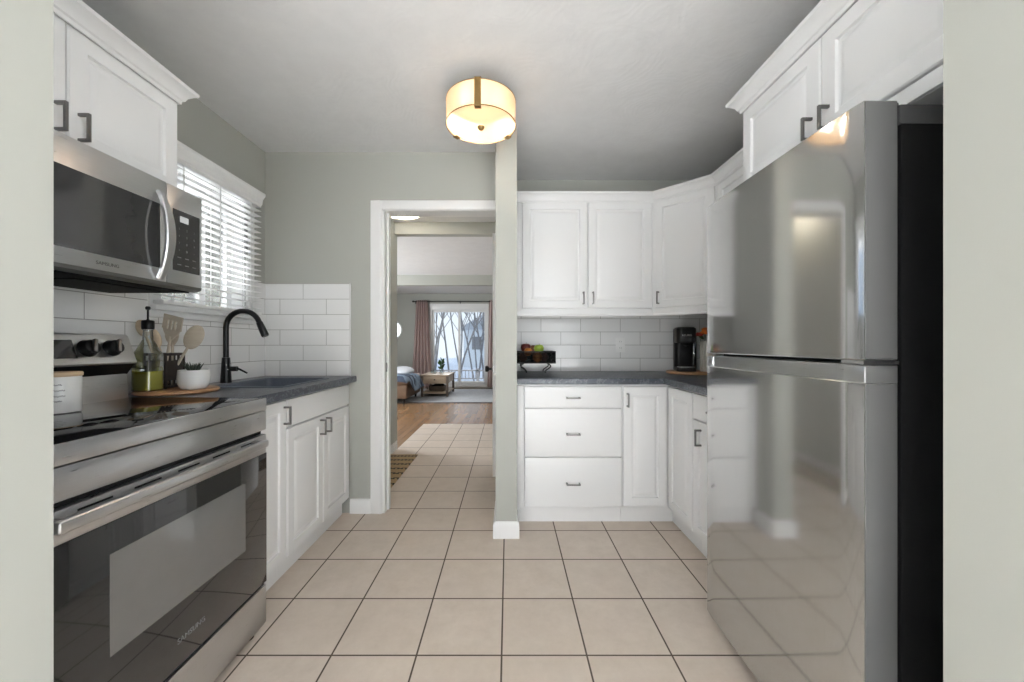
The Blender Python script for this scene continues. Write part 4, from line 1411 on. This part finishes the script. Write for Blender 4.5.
mb.build('leaves', M_LEAF, vs)

# fruit basket
bx, by = .195, 2.775
BZ0, BZ1 = .982, 1.060
fb = thing('fruit_basket', 'black metal mesh fruit basket on scrolled feet', 'basket', (bx, by, CT1))
hw, hd = .137, .095
mb = MB()
for zz in (BZ0, BZ1):
    mb.tube([(bx - hw, by - hd, zz), (bx + hw, by - hd, zz), (bx + hw, by + hd, zz), (bx - hw, by + hd, zz), (bx - hw, by - hd, zz)], .0045, 8)
mb.build('rim', M_BMATTE, fb)
mb = MB()
n = 34
for i in range(n + 1):
    x = bx - hw + 2 * hw * i / n
    for yy in (by - hd, by + hd):
        mb.box(x - .0021, x + .0021, yy - .001, yy + .001, BZ0, BZ1)
for i in range(19):
    y = by - hd + 2 * hd * i / 18
    for xx in (bx - hw, bx + hw):
        mb.box(xx - .001, xx + .001, y - .0021, y + .0021, BZ0, BZ1)
for i in range(9):
    z = BZ0 + (BZ1 - BZ0) * i / 8
    mb.box(bx - hw, bx + hw, by - hd - .001, by - hd + .001, z - .002, z + .002).box(bx - hw, bx + hw, by + hd - .001, by + hd + .001, z - .002, z + .002)
    mb.box(bx - hw - .001, bx - hw + .001, by - hd, by + hd, z - .002, z + .002).box(bx + hw - .001, bx + hw + .001, by - hd, by + hd, z - .002, z + .002)
mb.box(bx - hw, bx + hw, by - hd, by + hd, BZ0 - .003, BZ0 - .001)
mb.build('mesh', M_SOOT, fb)
for sx, sy in ((-1, -1), (1, -1), (-1, 1), (1, 1)):
    pts = []
    x0 = bx + sx * .085
    for i in range(15):
        a = i / 14
        pts.append((x0 + sx * .020 * math.sin(a * PI * 1.7), by + sy * (hd - .02), BZ0 - .004 - (BZ0 - .006 - CT1 - .004) * a))
    MB().tube(pts, .0045, 8).build('foot', M_BMATTE, fb)


def fruit(name, label, x, y, z, r, m, apple):
    mb = MB()
    if apple:
        mb.lathe([(0, -r * .80), (r * .30, -r * .92), (r * .66, -r * .74), (r * .93, -r * .2), (r, r * .18), (r * .86, r * .62), (r * .5, r * .86), (r * .2, r * .80), (0, r * .66)], (x, y, z), 24)
    else:
        mb.lathe([(0, -r * .97)] + [(r * math.sin(PI * k / 12), -r * math.cos(PI * k / 12)) for k in range(1, 12)] + [(r * .08, r * .96), (0, r * .93)], (x, y, z), 24)
    o = mb.build(name, m, root=(x, y, z - r * .92))
    tag(o, label, 'fruit', 'fruit in the black mesh basket')
    MB().tube([(x, y, z + r * (.64 if apple else .90)), (x + .002, y, z + r * .80), (x + .004, y + .001, z + r * (1.08 if apple else .99))], [.0016, .0014, .0018], 6).build('stem', M_BARK, o)
    return o


zf = BZ0 + .001
fruit('apple', 'dark red apple at the top left of the fruit basket', .128, 2.775, zf + .102, .038, M_APPLE_R, True)
fruit('apple', 'bright green apple on top of the fruit basket', .222, 2.765, zf + .095, .037, M_APPLE_G, True)
fruit('orange', 'small pale orange below the dark red apple', .142, 2.722, zf + .076, .030, M_ORANGE, False)
fruit('orange', 'orange behind the wire mesh below the green apple', .208, 2.722, zf + .037, .036, M_ORANGE, False)
fruit('pear', 'dark brown fruit behind the green apple', .185, 2.825, zf + .088, .036, M_PEAR, False)
fruit('plum', 'dark fruit low at the back of the basket', .262, 2.815, zf + .035, .034, M_APPLE_R, False)
fruit('plum', 'dark fruit low at the left end of the basket', .108, 2.800, zf + .034, .033, M_PEAR, False)

# outlet
ol = thing('wall_outlet', 'white wall outlet on the tile behind the corner counter', 'outlet', (.862, YB - TS, 1.108))
MB().box(.827, .897, YB - TS - .005, YB - TS, 1.052, 1.164, .002).build('cover_plate', M_PAPER, ol)
for dz in (.024, -.024):
    so = MB().box(.846, .878, YB - TS - .007, YB - TS - .004, 1.108 + dz - .015, 1.108 + dz + .015, .003).build('socket', M_PAPER, ol)
    mb = MB()
    for dx in (-.006, .006):
        mb.box(.862 + dx - .001, .862 + dx + .001, YB - TS - .0075, YB - TS - .006, 1.108 + dz - .004, 1.108 + dz + .006)
    mb.build('slots', M_GREY_INK, so)

# ------------------------------------------------------------ hall and living room
hd_ = thing('door_1', 'white hall door standing open, seen edge on past the narrow wall', 'door', (-.113, 3.56, 0))
tag(hd_, kind='structure')
MB().box(-.130, -.096, 3.17, 3.95, .012, 2.035, .002).build('door_leaf', M_TRIM, hd_)
mb = MB().lathe([(0, 0), (.026, 0), (.026, .006), (.010, .008), (.010, .030), (.022, .036), (.028, .050), (.024, .062), (0, .066)], n=24, M2=Matrix.Translation((-.130, 3.225, .905)) @ Matrix.Rotation(-PI / 2, 4, 'Y'))
mb.build('door_knob', M_BMATTE, hd_)
MB().box(-.124, -.102, 3.1685, 3.171, .87, .94).build('latch_plate', M_PULL, hd_)

o = MB().box(-1.178, -.905, 2.72, 3.83, .0005, .009, .002).build('floor_mat', M_MAT, root=(-1.04, 3.28, 0))
tag(o, 'tan floor mat with broken black stripes in the hall', 'mat')
rg = MB().box(-2.6, 1.3, 7.25, 9.35, .0005, .014, .004).build('area_rug', M_RUG, root=(-.6, 8.3, 0))
tag(rg, 'large pale grey rug under the coffee table', 'rug')
MB().box(-2.6, 1.3, 7.21, 7.25, .0005, .015, .003).build('front_binding', M_RUGEDGE, rg)

# sliding patio door
pd_ = thing('door_2', 'white sliding glass door with bare trees outside', 'door', ((PX0 + PX1) / 2, YF + .05, 0))
tag(pd_, kind='structure')
mb = MB()
mb.box(PX0, PX0 + .07, YF - .015, YF + .12, PZ0, PZ1, .003).box(PX1 - .07, PX1, YF - .015, YF + .12, PZ0, PZ1, .003)
mb.box(PX0 + .07, PX1 - .07, YF - .015, YF + .12, PZ1 - .15, PZ1, .003).box(PX0 + .07, PX1 - .07, YF - .015, YF + .12, PZ0, PZ0 + .05, .003)
mb.build('door_frame', M_TRIM, pd_)
xm = (PX0 + PX1) / 2
for a, b, yy in ((PX0 + .07, xm + .03, YF + .02), (xm - .03, PX1 - .07, YF + .065)):
    mb = MB().box(a, a + .055, yy, yy + .04, PZ0 + .05, PZ1 - .15, .003).box(b - .055, b, yy, yy + .04, PZ0 + .05, PZ1 - .15, .003)
    mb.box(a + .055, b - .055, yy, yy + .04, PZ0 + .05, PZ0 + .14, .003).box(a + .055, b - .055, yy, yy + .04, PZ1 - .21, PZ1 - .15, .003)
    s_ = mb.build('sliding_panel', M_TRIM, pd_)
    MB().box(a + .055, b - .055, yy + .018, yy + .022, PZ0 + .14, PZ1 - .21).build('pane', M_GLASS, s_, smooth=0)

# curtains on a rod
RZ = 2.175
cr = thing('curtain_rod', 'black curtain rod above the sliding glass door', 'curtain rod', (-1.2, YF - .08, RZ))
MB().tube([(-2.36, YF - .08, RZ), (.02, YF - .08, RZ)], .011, 12).build('rod', M_BMATTE, cr)
for x in (-2.37, .04):
    MB().ball((x, YF - .08, RZ), .026).build('finial', M_BMATTE, cr)
for x in (-2.32, -1.2, -.02):
    MB().box(x - .008, x + .008, YF - .085, YF, RZ - .02, RZ - .008).box(x - .012, x + .012, YF - .006, YF, RZ - .05, RZ + .02).build('bracket', M_BMATTE, cr)


def curtain(x0, x1, flare, label):
    rl = []
    nz = 12
    for j in range(nz + 1):
        t = j / nz
        z = RZ + .03 - (RZ + .03 - .03) * t
        fr, bk = [], []
        n = 72
        for i in range(n + 1):
            u = i / n
            x = x0 - flare * t * (1 - u) + (x1 - x0 + flare * t) * u
            y = YF - .08 + (.030 + .012 * t) * math.sin(u * 5.5 * 2 * PI + .6 * math.sin(3 * t))
            fr.append((x, y - .002, z))
            bk.append((x, y + .002, z))
        rl.append(fr + bk[::-1])
    mb = MB().rings(rl)
    o = mb.build('curtain', M_CURTAIN, root=((x0 + x1) / 2, YF - .08, .03), smooth=60)
    tag(o, label, 'curtain', 'mauve curtains at the sliding glass door')
    for i in range(6):
        u = (i + .25) / 5.5
        if u < 1:
            x = x0 + (x1 - x0) * u
            MB().lathe([(.020, -.002), (.030, -.002), (.030, .002), (.020, .002), (.020, -.002)], n=20, M2=Matrix.Translation((x, YF - .08, RZ)) @ Matrix.Rotation(PI / 2, 4, 'Y')).build('grommet', M_BMATTE, o)


curtain(-2.29, -2.01, .13, 'mauve curtain hanging left of the sliding glass door')
curtain(-.48, -.06, .04, 'mauve curtain hanging right of the sliding glass door beside the hall door')

# coffee table
TX0, TX1, TY0, TY1 = -1.82, -1.25, 7.96, 8.87
ctb = thing('coffee_table', 'wooden coffee table with drawer and low shelf on the rug', 'coffee table', ((TX0 + TX1) / 2, (TY0 + TY1) / 2, .014))
MB().box(TX0 - .01, TX1 + .01, TY0 - .01, TY1 + .01, .445, .472, .004).build('table_top', M_WOOD_TABLE, ctb)
MB().box(TX0 + .02, TX1 - .02, TY0 + .02, TY1 - .02, .285, .445).build('apron', M_WOOD_TABLE, ctb)
d = MB().box(TX0 + .055, TX1 - .055, TY0 + .006, TY0 + .022, .30, .435, .003).build('drawer', M_WOOD_TABLE, ctb)
MB().ball(((TX0 + TX1) / 2, TY0 - .004, .37), .014).build('knob', M_BMATTE, d)
for x in (TX0, TX1 - .045):
    for y in (TY0, TY1 - .045):
        MB().box(x, x + .045, y, y + .045, .014, .446, .003).build('leg', M_WOOD_TLEG, ctb)
MB().box(TX0 + .01, TX1 - .01, TY0 + .01, TY1 - .01, .075, .105, .003).build('shelf', M_WOOD_TABLE, ctb)
o = thing('storage_basket', 'dark woven basket on the low shelf of the coffee table', 'basket', (-1.52, 8.3, .105))
mb = MB()
rl = []
for z, s in ((0, .88), (.01, .92), (.10, 1.0), (.112, 1.0), (.112, .94), (.02, .86)):
    rl.append(rrect(-1.52 - .19 * s, -1.52 + .16 * s, 8.3 - .15 * s, 8.3 + .15 * s, .06 * s, .105 + z))
mb.rings(rl).build('basket_body', M_WOOD_TLEG, o)
mb = MB()
for k in range(5):
    mb.ball((-1.56 + .06 * (k % 3), 8.24 + .06 * (k // 2), .215), .055, 1.3, 1, .7)
mb.build('folded_cloth', M_BPLAST, o)

pp = thing('potted_plant', 'small green plant in a glass vase on the coffee table', 'potted plant', (-1.47, 8.42, .472))
MB().lathe([(0, 0), (.04, 0), (.045, .01), (.042, .09), (.036, .11), (.033, .11), (.038, .02), (0, .012)], (-1.47, 8.42, .472), 24).build('vase', M_BOTTLE, pp)
mb = MB()
for k in range(30):
    a = k * 2.4
    h = .05 + .20 * random.random()
    tl = .22 + .3 * random.random()
    M2 = Matrix.Translation((-1.47, 8.42, .50 + h)) @ Matrix.Rotation(a, 4, 'Z') @ Matrix.Rotation(tl * 2.2, 4, 'Y')
    mb.ball((0, 0, .05), 1, .022, .003, .045, 8, 6, M2=M2)
mb.tube([(-1.47, 8.42, .485), (-1.465, 8.42, .74)], .005, 6)
mb.build('foliage', M_LEAF, pp)
for k, (x, y, r, h, lb) in enumerate(((-1.60, 8.36, .032, .085, 'small clear glass jar on the coffee table beside the plant'), (-1.68, 8.42, .028, .06, 'shorter clear glass jar on the coffee table left of the other'))):
    o = thing('glass_jar', lb, 'jar', (x, y, .472))
    MB().lathe([(0, 0), (r, 0), (r, h), (r - .004, h), (r - .004, .008), (0, .008)], (x, y, .472), 20).build('jar_body', M_BOTTLE, o)
    MB().lathe([(0, .009), (r - .006, .009), (r - .006, h * .6), (0, h * .6)], (x, y, .472), 20).build('candle_wax', M_WHITE_CER, o)

# sofa with throw and cushion
sf = thing('sofa', 'low brown sofa at the left of the living room', 'sofa', (-2.55, 7.75, 0))
MB().box(-3.2, -1.86, 7.02, 8.1, .10, .36, .03, 3).build('base', M_SOFA, sf)
MB().box(-3.1, -1.84, 7.0, 8.1, .35, .50, .05, 3).build('seat_cushion', M_SOFA, sf)
MB().box(-3.3, -3.08, 7.02, 8.1, .35, .82, .06, 3).build('backrest', M_SOFA, sf)
for x in (-3.1, -1.94):
    for y in (7.10, 8.0):
        MB().lathe([(0, 0), (.018, 0), (.026, .10), (0, .10)], (x, y, 0), 14).build('leg', M_BMATTE, sf)
rl = []
sec = [(-3.05, .512), (-2.6, .52), (-2.2, .525), (-1.95, .525), (-1.85, .505), (-1.80, .44), (-1.78, .34), (-1.74, .25)]
n = 24
for i, (x, z) in enumerate(sec):
    fr, bk = [], []
    for k in range(n + 1):
        u = k / n
        y = 6.97 + .75 * u + (.06 * max(0, i - 4))
        dz = .012 * math.sin(u * 17 + i * .7)
        dx = .020 * math.sin(u * 15) * max(0, i - 3) / 4
        edge = -.10 if k == 0 and i < 5 else 0
        fr.append((x + dx, y, z + dz + edge))
        bk.append((x + dx - (.012 if i > 4 else 0), y, z + dz + edge - (.012 if i <= 4 else 0)))
    rl.append(fr + bk[::-1])
o = MB().rings(rl).build('throw_blanket', M_THROW, root=(-2.3, 7.3, .5), smooth=70)
tag(o, 'blue grey striped throw draped over the end of the sofa', 'blanket')
o = MB().ball((0, 0, 0), 1, .24, .20, .085, 24, 14, M2=Matrix.Translation((-2.16, 7.80, .565)) @ Matrix.Rotation(.2, 4, 'X')).build('cushion', M_PILLOW, root=(-2.14, 7.72, .5))
tag(o, 'pale cushion lying on the sofa behind the throw', 'cushion')

mr = thing('wall_mirror', 'round mirror on the far living room wall, half hidden by the hall wall', 'mirror', (-2.92, YF, 1.42))
Mm = Matrix.Translation((-2.92, YF, 1.47)) @ Matrix.Rotation(PI / 2, 4, 'X')
MB(Mm).lathe([(.225, 0), (.262, 0), (.262, .02), (.250, .028), (.232, .024), (.225, .012), (.225, 0)], n=48).build('mirror_frame', M_WHITE_CER, mr)
MB(Mm).lathe([(0, .001), (.228, .001), (.228, .012), (0, .012)], n=48).build('mirror_glass', M_MIRROR, mr)

# ------------------------------------------------------------ outdoors
o = MB().box(-40, 30, 9.75, 60, -1.3, -1.1).box(-40, -1.9, -20, 9.75, -1.3, -1.1).build('snow_ground', M_SNOW)
tag(o, 'snow covered ground outside the windows', 'ground', kind='structure')
dk = MB().box(-4.5, 2.5, 9.75, 12.6, -.16, -.10).build('deck', M_DECK)
tag(dk, 'grey wooden deck outside the sliding glass door', 'deck', kind='structure')
rl_ = thing('deck_railing', 'grey deck railing outside the sliding glass door', 'railing', (-1.0, 12.5, -.10))
MB().box(-4.4, 2.4, 12.46, 12.54, .23, .27).box(-4.4, 2.4, 12.48, 12.52, -.04, 0).build('rails', M_DECK, rl_)
mb = MB()
for k in range(60):
    x = -4.35 + k * .113
    mb.box(x, x + .022, 12.49, 12.51, -.02, .24)
mb.build('balusters', M_DECK, rl_)
for x in (-4.4, -2.7, -1.0, .7, 2.35):
    MB().box(x - .04, x + .04, 12.46, 12.54, -.10, .32).build('post', M_DECK, rl_)


def tree(x, y, h, seed, label, lean=0.0):
    rnd = random.Random(seed)
    mb = MB()

    def branch(p, d, L, r, depth):
        pts, q, dd = [p], p, d
        for i in range(4):
            dd = (dd + Vector((rnd.uniform(-.14, .14), rnd.uniform(-.14, .14), rnd.uniform(-.02, .10)))).normalized()
            q = q + dd * L / 4
            pts.append(q)
        mb.tube(pts, [r, r * .86, r * .7, r * .55, r * .38], 6 if depth < 2 else 4)
        if depth >= 3:
            return
        for k in range((15, 6, 3)[depth]):
            t = rnd.uniform(.25, 1.0) if depth else rnd.uniform(.22, 1.0)
            i = min(3, int(t * 4))
            b = pts[i].lerp(pts[i + 1], t * 4 - i)
            a = rnd.uniform(0, 2 * PI)
            nd = (dd * .75 + Vector((math.cos(a), math.sin(a), .25)) * .75).normalized()
            branch(b, nd, L * rnd.uniform(.38, .58), r * .42, depth + 1)
    branch(Vector((x, y, -1.12)), Vector((lean, 0, 1)).normalized(), h, .020 + h * .0028, 0)
    o = mb.build('bare_tree', M_BARK, root=(x, y, -1.1))
    return tag(o, label, 'tree', 'bare trees beyond the deck')


TL = 'bare grey winter tree beyond the deck railing'
for k, (x, y, h, ln) in enumerate(((-3.3, 15.5, 8, .05), (-2.55, 17.2, 9, -.04), (-2.1, 14.6, 7.5, .12), (-1.5, 18.5, 10, 0), (-3.9, 20, 10, .03), (-.9, 15.8, 8.5, -.10),
                                  (-.6, 20, 9, .02), (-2.9, 23, 11, .0), (-1.9, 21.5, 10, -.06), (-4.8, 25, 11, .04), (-.9, 25.5, 12, .0), (-3.5, 28, 12, -.03), (-2.2, 27, 12, .05), (-1.4, 23.5, 10, .08))):
    tree(x, y, h, 20 + k, TL, ln)

nb = thing('neighbour_house', 'blue grey sided house outside the kitchen window', 'house', (-6.5, 6.0, -1.1))
MB().box(-9.5, -5.2, 3.0, 7.9, -1.1, 5.0).build('siding', M_SIDING, nb)
mb = MB()
mb.box(-5.22, -5.16, 7.72, 7.92, -1.1, 5.0)
for k in range(40):
    mb.box(-5.2, -5.188, 3.0, 7.72, -1.0 + k * .15, -.992 + k * .15)
mb.build('corner_board', M_SIDING_W, nb)
MB(Myz).prism([(-9.9, 4.9), (-4.9, 4.9), (-7.35, 7.2)], 2.7, 8.2).build('roof', M_ROOF, nb)
wi = MB().box(-5.2, -5.15, 5.1, 6.2, .9, 2.3).build('window', M_SIDING_W, nb)
MB().box(-5.16, -5.14, 5.2, 6.1, 1.0, 2.2).build('pane', M_BGLASS, wi)
fh = thing('distant_house', 'pale house glimpsed between the trees beyond the deck', 'house', (-2.0, 38, -1.1))
MB().box(-4.2, .8, 36, 42, -1.1, 2.6).build('siding', M_SIDING_W, fh)
MB(Myz).prism([(-4.7, 2.5), (1.3, 2.5), (-1.7, 4.3)], 35.6, 42.4).build('roof', M_ROOF, fh)
for x in (-3.4, -.6):
    MB().box(x, x + .9, 35.94, 36.0, .6, 1.8).build('window', M_DECK, fh)
